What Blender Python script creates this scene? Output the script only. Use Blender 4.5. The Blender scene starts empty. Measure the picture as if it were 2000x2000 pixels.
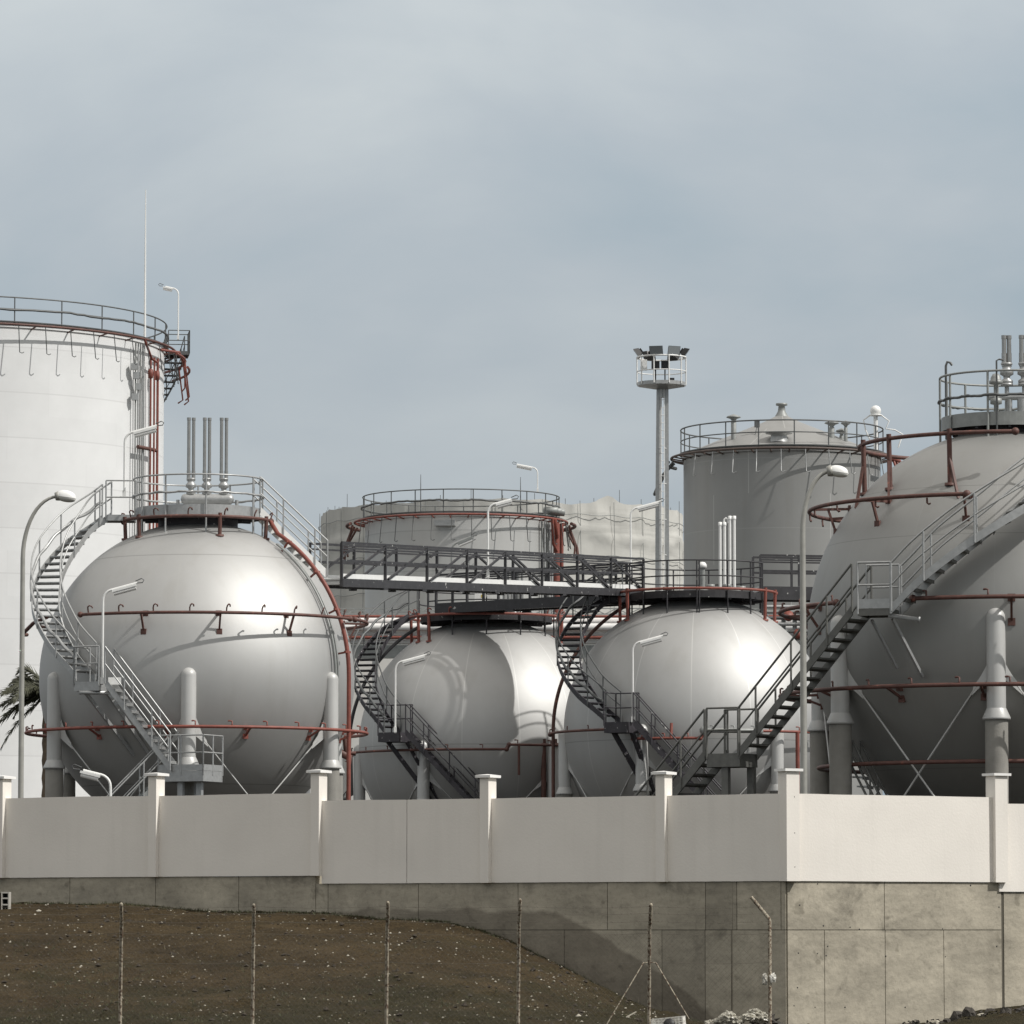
import bpy, math, random
from mathutils import Vector, Matrix, noise
R_ = math.radians
sc = bpy.context.scene
COL = sc.collection

# ------------------------------------------------------------------ camera, light, exposure
F = 9500.0            # focal length in photo pixels (2000 px wide frame)
HOR = 1820.0          # photo row of the horizon
CAM = Vector((0, 0, 1.7))
PITCH = math.atan((HOR - 1000.0) / F)
cam = bpy.data.cameras.new("camera")
cam.sensor_width = 36.0
cam.lens = 36.0 * F / 2000.0
cam.clip_start = 1.0
cam.clip_end = 20000.0
camo = bpy.data.objects.new("camera", cam)
COL.objects.link(camo)
camo.location = CAM
camo.rotation_euler = (math.pi / 2 + PITCH, 0, 0)
sc.camera = camo

SUN = Vector((0.655, -0.268, 0.707)).normalized()     # towards the sun
SUN_EL = math.asin(SUN.z)
SUN_ROT = math.atan2(SUN.x, SUN.y)
sun = bpy.data.lights.new("sun", 'SUN')
sun.energy = 3.5
sun.angle = R_(0.7)
sun.color = (1.0, 0.972, 0.93)
suno = bpy.data.objects.new("sun", sun)
COL.objects.link(suno)
suno.rotation_euler = (-SUN).to_track_quat('-Z', 'Y').to_euler()
suno.location = (0, 0, 60)

world = bpy.data.worlds.new("World")
sc.world = world
world.use_nodes = True


def build_world():
    nt = world.node_tree
    nt.nodes.clear()
    N = nt.nodes.new
    L = nt.links.new
    out = N('ShaderNodeOutputWorld')
    bg = N('ShaderNodeBackground')
    bg.inputs['Strength'].default_value = 0.1
    sky = N('ShaderNodeTexSky')
    sky.sky_type = 'NISHITA'
    sky.sun_disc = False
    sky.sun_elevation = SUN_EL
    sky.sun_rotation = SUN_ROT
    sky.air_density = 1.2
    sky.dust_density = 2.5
    tc = N('ShaderNodeTexCoord')
    mp = N('ShaderNodeMapping')
    mp.inputs['Scale'].default_value = (1.0, 1.0, 1.9)
    mp.inputs['Location'].default_value = (5.5, 2.2, 0.2)
    L(tc.outputs['Generated'], mp.inputs['Vector'])
    n1 = N('ShaderNodeTexNoise')
    n1.inputs['Scale'].default_value = 6.0
    n1.inputs['Detail'].default_value = 7.0
    n1.inputs['Roughness'].default_value = 0.5
    n1.inputs['Distortion'].default_value = 0.35
    L(mp.outputs[0], n1.inputs['Vector'])
    cr = N('ShaderNodeValToRGB')
    e = cr.color_ramp.elements
    e[0].position = 0.36
    e[0].color = (3.85, 4.65, 5.25, 1)
    e[1].position = 0.66
    e[1].color = (5.95, 6.4, 6.6, 1)
    m_ = cr.color_ramp.elements.new(0.5)
    m_.color = (4.75, 5.3, 5.75, 1)
    L(n1.outputs['Fac'], cr.inputs[0])
    # broad vertical change of the cloud deck: greyer low down, brighter higher up
    sep = N('ShaderNodeSeparateXYZ')
    L(tc.outputs['Generated'], sep.inputs[0])
    mr = N('ShaderNodeMapRange')
    mr.inputs['From Min'].default_value = 0.02
    mr.inputs['From Max'].default_value = 0.21
    mr.inputs['To Min'].default_value = 0.84
    mr.inputs['To Max'].default_value = 1.07
    L(sep.outputs['Z'], mr.inputs['Value'])
    mul = N('ShaderNodeVectorMath')
    mul.operation = 'SCALE'
    L(cr.outputs['Color'], mul.inputs[0])
    L(mr.outputs[0], mul.inputs['Scale'])
    mix = N('ShaderNodeMix')
    mix.data_type = 'RGBA'
    mix.inputs['Factor'].default_value = 0.94
    L(sky.outputs[0], mix.inputs['A'])
    L(mul.outputs[0], mix.inputs['B'])
    # the veil of cloud higher up is neutral to slightly warm
    mr3 = N('ShaderNodeMapRange')
    mr3.inputs['From Min'].default_value = 0.24
    mr3.inputs['From Max'].default_value = 0.5
    L(sep.outputs['Z'], mr3.inputs['Value'])
    mx3 = N('ShaderNodeMix')
    mx3.data_type = 'RGBA'
    L(mr3.outputs[0], mx3.inputs['Factor'])
    L(mix.outputs['Result'], mx3.inputs['A'])
    mx3.inputs['B'].default_value = (8.2, 7.9, 7.5, 1)
    L(mx3.outputs['Result'], bg.inputs['Color'])
    L(bg.outputs[0], out.inputs['Surface'])


build_world()
sc.view_settings.view_transform = 'Standard'
sc.view_settings.look = 'None'
sc.view_settings.gamma = 1.0
sc.view_settings.exposure = 0.0
sc.render.engine = 'CYCLES'
sc.cycles.max_bounces = 6
sc.cycles.use_denoising = True

random.seed(11)

# ------------------------------------------------------------------ photo pixel -> place at a chosen distance
FWD = Vector((0, math.cos(PITCH), math.sin(PITCH)))
UP = Vector((0, -math.sin(PITCH), math.cos(PITCH)))


def ray(px, py):
    return FWD + Vector((1, 0, 0)) * ((px - 1000.0) / F) + UP * ((1000.0 - py) / F)


def P(px, py, Y):
    d = ray(px, py)
    return CAM + d * (Y / d.y)


def ZR(py, Y):        # height of photo row py at distance Y
    return P(1000, py, Y).z


# ------------------------------------------------------------------ materials
def mat(name, col, rough=0.5, metal=0.0, noise_scale=None, noise_amt=0.15, bump=0.0, bump_scale=40.0,
        chips=None, streak=None, spec=0.5):
    m = bpy.data.materials.new(name)
    m.use_nodes = True
    nt = m.node_tree
    b = nt.nodes['Principled BSDF']
    b.inputs['Base Color'].default_value = (*col, 1)
    b.inputs['Roughness'].default_value = rough
    b.inputs['Metallic'].default_value = metal
    b.inputs['Specular IOR Level'].default_value = spec
    N = nt.nodes.new
    L = nt.links.new
    tc = N('ShaderNodeTexCoord')
    cur = None
    if noise_scale:
        n = N('ShaderNodeTexNoise')
        n.inputs['Scale'].default_value = noise_scale
        n.inputs['Detail'].default_value = 6
        n.inputs['Roughness'].default_value = 0.6
        L(tc.outputs['Object'], n.inputs['Vector'])
        r = N('ShaderNodeValToRGB')
        r.color_ramp.elements[0].position = 0.3
        r.color_ramp.elements[1].position = 0.72
        r.color_ramp.elements[0].color = (*[c * (1 - noise_amt) for c in col], 1)
        r.color_ramp.elements[1].color = (*[min(1, c * (1 + noise_amt)) for c in col], 1)
        L(n.outputs['Fac'], r.inputs[0])
        cur = r.outputs['Color']
    if streak:        # rain streaks: noise squeezed along z
        sx, amt, scol = streak
        mp = N('ShaderNodeMapping')
        mp.inputs['Scale'].default_value = (sx, sx, sx * 0.07)
        L(tc.outputs['Object'], mp.inputs['Vector'])
        n = N('ShaderNodeTexNoise')
        n.inputs['Scale'].default_value = 1.0
        n.inputs['Detail'].default_value = 4
        L(mp.outputs[0], n.inputs['Vector'])
        mr = N('ShaderNodeMapRange')
        mr.inputs['From Min'].default_value = 0.52
        mr.inputs['From Max'].default_value = 0.75
        mr.inputs['To Max'].default_value = amt
        L(n.outputs['Fac'], mr.inputs['Value'])
        mx = N('ShaderNodeMix')
        mx.data_type = 'RGBA'
        L(mr.outputs[0], mx.inputs['Factor'])
        if cur:
            L(cur, mx.inputs['A'])
        else:
            mx.inputs['A'].default_value = (*col, 1)
        mx.inputs['B'].default_value = (*scol, 1)
        cur = mx.outputs['Result']
    if chips:         # worn spots showing another colour
        csc, thr, ccol = chips
        n = N('ShaderNodeTexNoise')
        n.inputs['Scale'].default_value = csc
        n.inputs['Detail'].default_value = 3
        L(tc.outputs['Object'], n.inputs['Vector'])
        mr = N('ShaderNodeMapRange')
        mr.inputs['From Min'].default_value = thr
        mr.inputs['From Max'].default_value = thr + 0.05
        L(n.outputs['Fac'], mr.inputs['Value'])
        mx = N('ShaderNodeMix')
        mx.data_type = 'RGBA'
        L(mr.outputs[0], mx.inputs['Factor'])
        if cur:
            L(cur, mx.inputs['A'])
        else:
            mx.inputs['A'].default_value = (*col, 1)
        mx.inputs['B'].default_value = (*ccol, 1)
        cur = mx.outputs['Result']
    if cur:
        L(cur, b.inputs['Base Color'])
    if bump:
        n = N('ShaderNodeTexNoise')
        n.inputs['Scale'].default_value = bump_scale
        n.inputs['Detail'].default_value = 5
        L(tc.outputs['Object'], n.inputs['Vector'])
        bp = N('ShaderNodeBump')
        bp.inputs['Strength'].default_value = bump
        bp.inputs['Distance'].default_value = 0.02
        L(n.outputs['Fac'], bp.inputs['Height'])
        L(bp.outputs[0], b.inputs['Normal'])
    return m


def seam_mat(name, col, rough, metal, zc, R, merid, lats, light, dark, soft=0.03, plates=None, streak=True, seam_f=0.5):
    """paint on welded plates: thin meridian and latitude weld lines laid out in the object's own coordinates"""
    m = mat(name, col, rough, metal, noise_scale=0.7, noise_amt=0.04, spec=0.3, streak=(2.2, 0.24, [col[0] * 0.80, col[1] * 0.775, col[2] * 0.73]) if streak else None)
    nt = m.node_tree
    N = nt.nodes.new
    L = nt.links.new
    b = nt.nodes['Principled BSDF']
    prev = b.inputs['Base Color'].links[0].from_socket
    tc = N('ShaderNodeTexCoord')
    sep = N('ShaderNodeSeparateXYZ')
    L(tc.outputs['Object'], sep.inputs[0])

    def M(op, a, bb=None, c=None):
        n = N('ShaderNodeMath')
        n.operation = op
        for i, v in enumerate((a, bb, c)):
            if v is None:
                continue
            if isinstance(v, (int, float)):
                n.inputs[i].default_value = v
            else:
                L(v, n.inputs[i])
        return n.outputs[0]
    ang = M('ARCTAN2', sep.outputs['Y'], sep.outputs['X'])
    zz = M('SUBTRACT', sep.outputs['Z'], zc)

    def line(val, at, w):
        return M('LESS_THAN', M('ABSOLUTE', M('SUBTRACT', val, at)), w)
    rad = M('SQRT', M('ADD', M('MULTIPLY', sep.outputs['X'], sep.outputs['X']), M('MULTIPLY', sep.outputs['Y'], sep.outputs['Y'])))
    n_m, off, zlo, zhi = merid
    t = M('ADD', M('MULTIPLY', ang, n_m / (2 * math.pi)), off + 50.0)
    dist = M('MULTIPLY', M('MULTIPLY', M('ABSOLUTE', M('SUBTRACT', M('FRACT', t), 0.5)), 2 * math.pi / n_m), rad)
    fm = M('MULTIPLY', M('LESS_THAN', dist, soft * 0.6), M('MULTIPLY', M('GREATER_THAN', zz, zlo), M('LESS_THAN', zz, zhi)))
    if plates:      # staggered plate courses on a cylinder
        h, npl = plates
        row = M('FLOOR', M('DIVIDE', zz, h))
        t2 = M('ADD', M('MULTIPLY', ang, npl / (2 * math.pi)), M('ADD', M('MULTIPLY', M('MODULO', row, 2.0), 0.5), M('MULTIPLY', row, 0.17)))
        d2 = M('MULTIPLY', M('MULTIPLY', M('ABSOLUTE', M('SUBTRACT', M('FRACT', t2), 0.5)), 2 * math.pi / npl), rad)
        fm = M('LESS_THAN', d2, soft * 0.5)
        fz = M('MULTIPLY', M('ABSOLUTE', M('SUBTRACT', M('FRACT', M('DIVIDE', zz, h)), 0.5)), h)
        fl = M('LESS_THAN', fz, soft * 0.6)
        wn = N('ShaderNodeTexWhiteNoise')
        wn.noise_dimensions = '2D'
        cmb = N('ShaderNodeCombineXYZ')
        L(M('FLOOR', M('ADD', t2, 0.5)), cmb.inputs[0])
        L(M('FLOOR', M('ADD', M('DIVIDE', zz, h), 0.5)), cmb.inputs[1])
        L(cmb.outputs[0], wn.inputs['Vector'])
        mr = N('ShaderNodeMapRange')
        mr.inputs['To Min'].default_value = 0.975
        mr.inputs['To Max'].default_value = 1.02
        L(wn.outputs['Value'], mr.inputs['Value'])
        vm = N('ShaderNodeVectorMath')
        vm.operation = 'SCALE'
        L(prev, vm.inputs[0])
        L(mr.outputs[0], vm.inputs['Scale'])
        prev = vm.outputs[0]
    else:
        fl = None
        for zl in lats:
            f = line(zz, zl, soft * 0.5)
            fl = f if fl is None else M('MAXIMUM', fl, f)
    m1 = N('ShaderNodeMix')
    m1.data_type = 'RGBA'
    L(M('MULTIPLY', fm, seam_f), m1.inputs['Factor'])
    L(prev, m1.inputs['A'])
    m1.inputs['B'].default_value = (*light, 1)
    m2 = N('ShaderNodeMix')
    m2.data_type = 'RGBA'
    L(M('MULTIPLY', fl, 0.6), m2.inputs['Factor'])
    L(m1.outputs['Result'], m2.inputs['A'])
    m2.inputs['B'].default_value = (*dark, 1)
    L(m2.outputs['Result'], b.inputs['Base Color'])
    return m


M = {}
M['galv'] = mat('galvanised_steel', (0.40, 0.405, 0.40), 0.42, 0.45, 9.0, 0.12)
M['white_metal'] = mat('white_coated_metal', (0.78, 0.78, 0.76), 0.35, 0.0, 6.0, 0.05)
M['grey_paint'] = mat('grey_painted_steel', (0.27, 0.28, 0.27), 0.5, 0.2, 6.0, 0.15)
M['dark'] = mat('dark_weathered_paint', (0.040, 0.037, 0.043), 0.55, 0.0, 4.0, 0.3, chips=(9.0, 0.66, (0.42, 0.41, 0.40)))
M['dark2'] = mat('dark_bridge_paint', (0.034, 0.033, 0.036), 0.55, 0.0, 4.0, 0.3, chips=(6.0, 0.68, (0.5, 0.5, 0.48)))
M['rail_dark'] = mat('dark_galvanised_rail', (0.12, 0.125, 0.125), 0.5, 0.3, 5.0, 0.2)
M['red'] = mat('red_fire_pipe', (0.21, 0.060, 0.043), 0.55, 0.0, 5.0, 0.25)
M['rust'] = mat('brown_red_pipe', (0.105, 0.046, 0.036), 0.6, 0.0, 5.0, 0.3, chips=(5.0, 0.66, (0.22, 0.08, 0.055)))
M['brown'] = mat('dull_brown_pipe', (0.085, 0.060, 0.050), 0.6, 0.0, 5.0, 0.3)
M['leg'] = mat('silver_leg_paint', (0.50, 0.50, 0.485), 0.45, 0.15, 1.2, 0.06, streak=(5.0, 0.3, (0.36, 0.35, 0.33)))
M['sleeve'] = mat('fireproofing_concrete', (0.27, 0.26, 0.235), 0.8, 0.0, 2.0, 0.15, 0.3)
M['plaster'] = mat('painted_plaster', (0.785, 0.745, 0.685), 0.85, 0.0, 0.6, 0.04, 0.14, 22.0, streak=(4.5, 0.20, (0.62, 0.59, 0.54)))
M['cap'] = mat('white_cap_paint', (0.80, 0.79, 0.765), 0.8, 0.0, 3.0, 0.04)
M['glass'] = mat('lamp_diffuser', (0.62, 0.62, 0.58), 0.3)
M['lamp_grey'] = mat('lamp_post_steel', (0.36, 0.355, 0.325), 0.5, 0.3, 3.0, 0.15)
M['black'] = mat('black_plastic', (0.02, 0.02, 0.02), 0.5)
M['net'] = mat('scaffold_netting', (0.53, 0.525, 0.49), 0.95, 0.0, 0.5, 0.10, 0.35, 4.0)


def net_bands():
    m = M['net']
    nt = m.node_tree
    N = nt.nodes.new
    L = nt.links.new
    b = nt.nodes['Principled BSDF']
    prev = b.inputs['Base Color'].links[0].from_socket
    tc = N('ShaderNodeTexCoord')
    for sc_, amt, f0 in (((0.07, 0.07, 1.1), 0.24, 0.52), ((0.45, 0.45, 0.10), 0.10, 0.55)):
        mp = N('ShaderNodeMapping')
        mp.inputs['Scale'].default_value = sc_
        L(tc.outputs['Object'], mp.inputs['Vector'])
        n = N('ShaderNodeTexNoise')
        n.inputs['Scale'].default_value = 1.0
        n.inputs['Detail'].default_value = 6
        n.inputs['Roughness'].default_value = 0.65
        L(mp.outputs[0], n.inputs['Vector'])
        mr = N('ShaderNodeMapRange')
        mr.inputs['From Min'].default_value = f0
        mr.inputs['From Max'].default_value = f0 + 0.16
        mr.inputs['To Min'].default_value = 1.0
        mr.inputs['To Max'].default_value = 1.0 - amt
        L(n.outputs['Fac'], mr.inputs['Value'])
        vm = N('ShaderNodeVectorMath')
        vm.operation = 'SCALE'
        L(prev, vm.inputs[0])
        L(mr.outputs[0], vm.inputs['Scale'])
        prev = vm.outputs[0]
    L(prev, b.inputs['Base Color'])


net_bands()
M['pale'] = mat('pale_building_wall', (0.66, 0.65, 0.62), 0.85, 0.0, 1.0, 0.05)
M['steel'] = mat('bright_steel', (0.36, 0.355, 0.34), 0.32, 0.7, 6.0, 0.1)
M['stair_grey'] = mat('weathered_grey_steel', (0.13, 0.13, 0.12), 0.55, 0.2, 6.0, 0.2)
M['whitepipe'] = mat('white_pipe_paint', (0.74, 0.73, 0.71), 0.45, 0.0, 3.0, 0.08)
M['block'] = mat('hollow_block', (0.42, 0.40, 0.36), 0.9, 0.0, 10.0, 0.15)


# ------------------------------------------------------------------ mesh kit
class MB:
    def __init__(self, off=(0, 0, 0)):
        self.v = []
        self.f = []
        self.s = []
        self.off = Vector(off)

    def add(self, vs, fs, smooth=False):
        k = len(self.v)
        self.v += [Vector(p) for p in vs]
        for f in fs:
            self.f.append([i + k for i in f])
            self.s.append(smooth)

    def box(self, c, size, rot=None):
        c = Vector(c)
        sx, sy, sz = [s / 2 for s in size]
        pts = [Vector((x, y, z)) for z in (-sz, sz) for y in (-sy, sy) for x in (-sx, sx)]
        if rot is not None:
            pts = [rot @ p for p in pts]
        self.add([c + p for p in pts], [(0, 2, 3, 1), (4, 5, 7, 6), (0, 1, 5, 4), (2, 6, 7, 3), (0, 4, 6, 2), (1, 3, 7, 5)])

    def beam(self, a, b, w, h, lat=None):
        """bar from a to b, w across (horizontal), h deep"""
        a = Vector(a)
        b = Vector(b)
        t = (b - a)
        if t.length < 1e-6:
            return
        t.normalize()
        if lat is None:
            lat = t.cross(Vector((0, 0, 1)))
            if lat.length < 1e-4:
                lat = Vector((1, 0, 0))
        lat = Vector(lat).normalized()
        n = lat.cross(t).normalized()
        q = []
        for p in (a, b):
            for i, j in ((-1, -1), (1, -1), (1, 1), (-1, 1)):
                q.append(p + lat * (i * w / 2) + n * (j * h / 2))
        self.add(q, [(3, 2, 1, 0), (4, 5, 6, 7), (0, 1, 5, 4), (1, 2, 6, 5), (2, 3, 7, 6), (3, 0, 4, 7)])

    def tube(self, pts, r, n=8, closed=False, cap=True):
        pts = [Vector(p) for p in pts]
        m = len(pts)
        if m < 2:
            return
        rs = r if isinstance(r, (list, tuple)) else [r] * m
        tang = []
        for i in range(m):
            if closed:
                t = pts[(i + 1) % m] - pts[i - 1]
            else:
                t = pts[min(i + 1, m - 1)] - pts[max(i - 1, 0)]
            if t.length < 1e-9:
                t = Vector((0, 0, 1))
            tang.append(t.normalized())
        ref = Vector((0, 0, 1)) if abs(tang[0].z) < 0.9 else Vector((1, 0, 0))
        u = tang[0].cross(ref).normalized()
        vs = []
        for i in range(m):
            t = tang[i]
            u = (u - t * u.dot(t))
            u = u.normalized() if u.length > 1e-6 else t.orthogonal().normalized()
            w = t.cross(u)
            for k in range(n):
                a = 2 * math.pi * k / n
                vs.append(pts[i] + (u * math.cos(a) + w * math.sin(a)) * rs[i])
        fs = []
        mm = m if closed else m - 1
        for i in range(mm):
            j = (i + 1) % m
            for k in range(n):
                k2 = (k + 1) % n
                fs.append((i * n + k, i * n + k2, j * n + k2, j * n + k))
        self.add(vs, fs, True)
        if cap and not closed:
            self.add(vs[:n], [tuple(reversed(range(n)))])
            self.add(vs[-n:], [tuple(range(n))])

    def lathe(self, prof, n=48, c=(0, 0, 0), a0=0.0, a1=2 * math.pi, smooth=True, axis=None):
        c = Vector(c)
        full = abs(a1 - a0 - 2 * math.pi) < 1e-6
        m = n if full else n + 1
        vs = []
        for r, z in prof:
            for k in range(m):
                a = a0 + (a1 - a0) * k / n
                p = Vector((r * math.cos(a), r * math.sin(a), z))
                if axis is not None:
                    p = axis @ p
                vs.append(c + p)
        fs = []
        for i in range(len(prof) - 1):
            for k in range(n):
                k2 = (k + 1) % m if full else k + 1
                fs.append((i * m + k, i * m + k2, (i + 1) * m + k2, (i + 1) * m + k))
        self.add(vs, fs, smooth)

    def ball(self, c, r, n=16, sq=1.0):
        prof = [(max(1e-4, r * math.cos(a)), r * sq * math.sin(a)) for a in [(-90 + 180 * i / (n // 2)) * math.pi / 180 for i in range(n // 2 + 1)]]
        self.lathe(prof, n, c)

    def ribbon(self, pts, lats, w, h):
        """bar of section w (along lat) x h (vertical) swept along pts"""
        vs = []
        for p, l in zip(pts, lats):
            p = Vector(p)
            for i, j in ((-1, -1), (1, -1), (1, 1), (-1, 1)):
                vs.append(p + l * (i * w / 2) + Vector((0, 0, j * h / 2)))
        fs = []
        m = len(pts)
        for i in range(m - 1):
            for k in range(4):
                k2 = (k + 1) % 4
                fs.append((i * 4 + k, i * 4 + k2, (i + 1) * 4 + k2, (i + 1) * 4 + k))
        fs.append((3, 2, 1, 0))
        fs.append(tuple((m - 1) * 4 + k for k in range(4)))
        self.add(vs, fs)

    def build(self, name, m, parent=None):
        me = bpy.data.meshes.new(name)
        me.from_pydata([tuple(p + self.off) for p in self.v], [], self.f)
        me.polygons.foreach_set('use_smooth', self.s)
        me.update()
        o = bpy.data.objects.new(name, me)
        COL.objects.link(o)
        me.materials.append(m)
        if parent is not None:
            o.parent = parent
        return o


def tag(o, label, cat, group=None, kind=None):
    if label:
        o['label'] = label
    if cat:
        o['category'] = cat
    if group:
        o['group'] = group
    if kind:
        o['kind'] = kind
    return o


def thing(name, label, cat, loc=(0, 0, 0), rz=0.0, group=None):
    o = bpy.data.objects.new(name, None)
    o.empty_display_size = 0.3
    COL.objects.link(o)
    o.location = loc
    o.rotation_euler = (0, 0, rz)
    return tag(o, label, cat, group)


def copy_of(o, parent=None):
    c = o.copy()
    COL.objects.link(c)
    if parent is not None:
        c.parent = parent
    return c


def V(*a):
    return Vector(a)


def pol(az, rho, z):
    """azimuth in degrees from the camera side, positive to the right"""
    a = R_(az)
    return Vector((rho * math.sin(a), -rho * math.cos(a), z))


def arc_pts(rho, z, a0, a1, n):
    return [pol(a0 + (a1 - a0) * i / n, rho, z) for i in range(n + 1)]


def smooth_path(ctrl, n=60):
    c = [Vector(p) for p in ctrl]
    if len(c) == 2:
        return [c[0].lerp(c[1], i / n) for i in range(n + 1)]
    c = [c[0] * 2 - c[1]] + c + [c[-1] * 2 - c[-2]]
    out = []
    seg = len(c) - 3
    per = max(2, n // seg)
    for i in range(seg):
        p0, p1, p2, p3 = c[i:i + 4]
        for k in range(per):
            t = k / per
            out.append(0.5 * ((2 * p1) + (p2 - p0) * t + (2 * p0 - 5 * p1 + 4 * p2 - p3) * t * t + (3 * p1 - p0 - 3 * p2 + p3) * t ** 3))
    out.append(c[-2].copy())
    return out


def laterals(pts):
    out = []
    for i in range(len(pts)):
        t = pts[min(i + 1, len(pts) - 1)] - pts[max(i - 1, 0)]
        t.z = 0
        if t.length < 1e-6:
            t = Vector((1, 0, 0))
        t.normalize()
        out.append(Vector((-t.y, t.x, 0)))
    return out


# ------------------------------------------------------------------ setting: yard, ground, mound
YARD = 2.4
# wall line: two wings that meet at the corner
CORNER = Vector((5.18, 92.0, 0))
LEFT_DIR = Vector((-15.81, 9.0, 0)).normalized()
RIGHT_END = Vector((((1935 - 1000) / F) * 94.3, 94.3, 0))
RIGHT_DIR = (RIGHT_END - CORNER).normalized()


def on_line(px, A, d):
    u = (px - 1000.0) / F
    t = (u * A.y - A.x) / (d.x - u * d.y)
    return t


def t_left(px):
    return on_line(px, CORNER, LEFT_DIR)


def t_right(px):
    return on_line(px, CORNER, RIGHT_DIR)


def pl_interp(x, pts):
    if x <= pts[0][0]:
        return pts[0][1]
    for (a, b), (c, d) in zip(pts, pts[1:]):
        if x <= c:
            return b + (d - b) * (x - a) / (c - a)
    return pts[-1][1]


# height of the soil where it meets the wall, by world x
SOIL = []
for px, py in ((-400, 1762), (0, 1765), (250, 1766), (300, 1770), (470, 1781), (650, 1786), (760, 1795), (870, 1802), (950, 1822), (1000, 1840), (1100, 1888),
               (1180, 1930), (1250, 1964), (1330, 1990), (1400, 2004)):
    p = CORNER + LEFT_DIR * t_left(px)
    SOIL.append((p.x, 1.7 + (HOR - py) / F * p.y))
SOIL.append((5.0, -0.12))
SOIL.append((8.0, -0.05))
SOIL.append((9.0, 0.22))
SOIL.append((11.0, 0.3))


def wall_y(x):
    if x <= CORNER.x:
        return CORNER.y + (x - CORNER.x) / LEFT_DIR.x * LEFT_DIR.y
    return CORNER.y + (x - CORNER.x) / RIGHT_DIR.x * RIGHT_DIR.y


def ground_z(x, y):
    yw = wall_y(x)
    zc = pl_interp(x, SOIL)
    y0 = 74.0
    t = max(0.0, min(1.0, (y - y0) / (yw - y0)))
    s = t * t * (3 - 2 * t) * 0.35 + t * 0.65
    z = zc * s
    # rounded shoulder of the heap towards the right
    n = noise.noise(Vector((x * 0.55, y * 0.55, 0))) * 0.10 + noise.noise(Vector((x * 1.9, y * 1.9, 3))) * 0.06 + max(0.0, noise.noise(Vector((x * 3.6, y * 3.6, 7)))) * 0.09 + noise.noise(Vector((x * 8, y * 8, 9))) * 0.02
    fade = min(1.0, max(0.0, (y - 70) / 4))
    edge = min(1.0, max(0.5, (yw - y) / 1.5))
    return z + n * fade * edge


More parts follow.
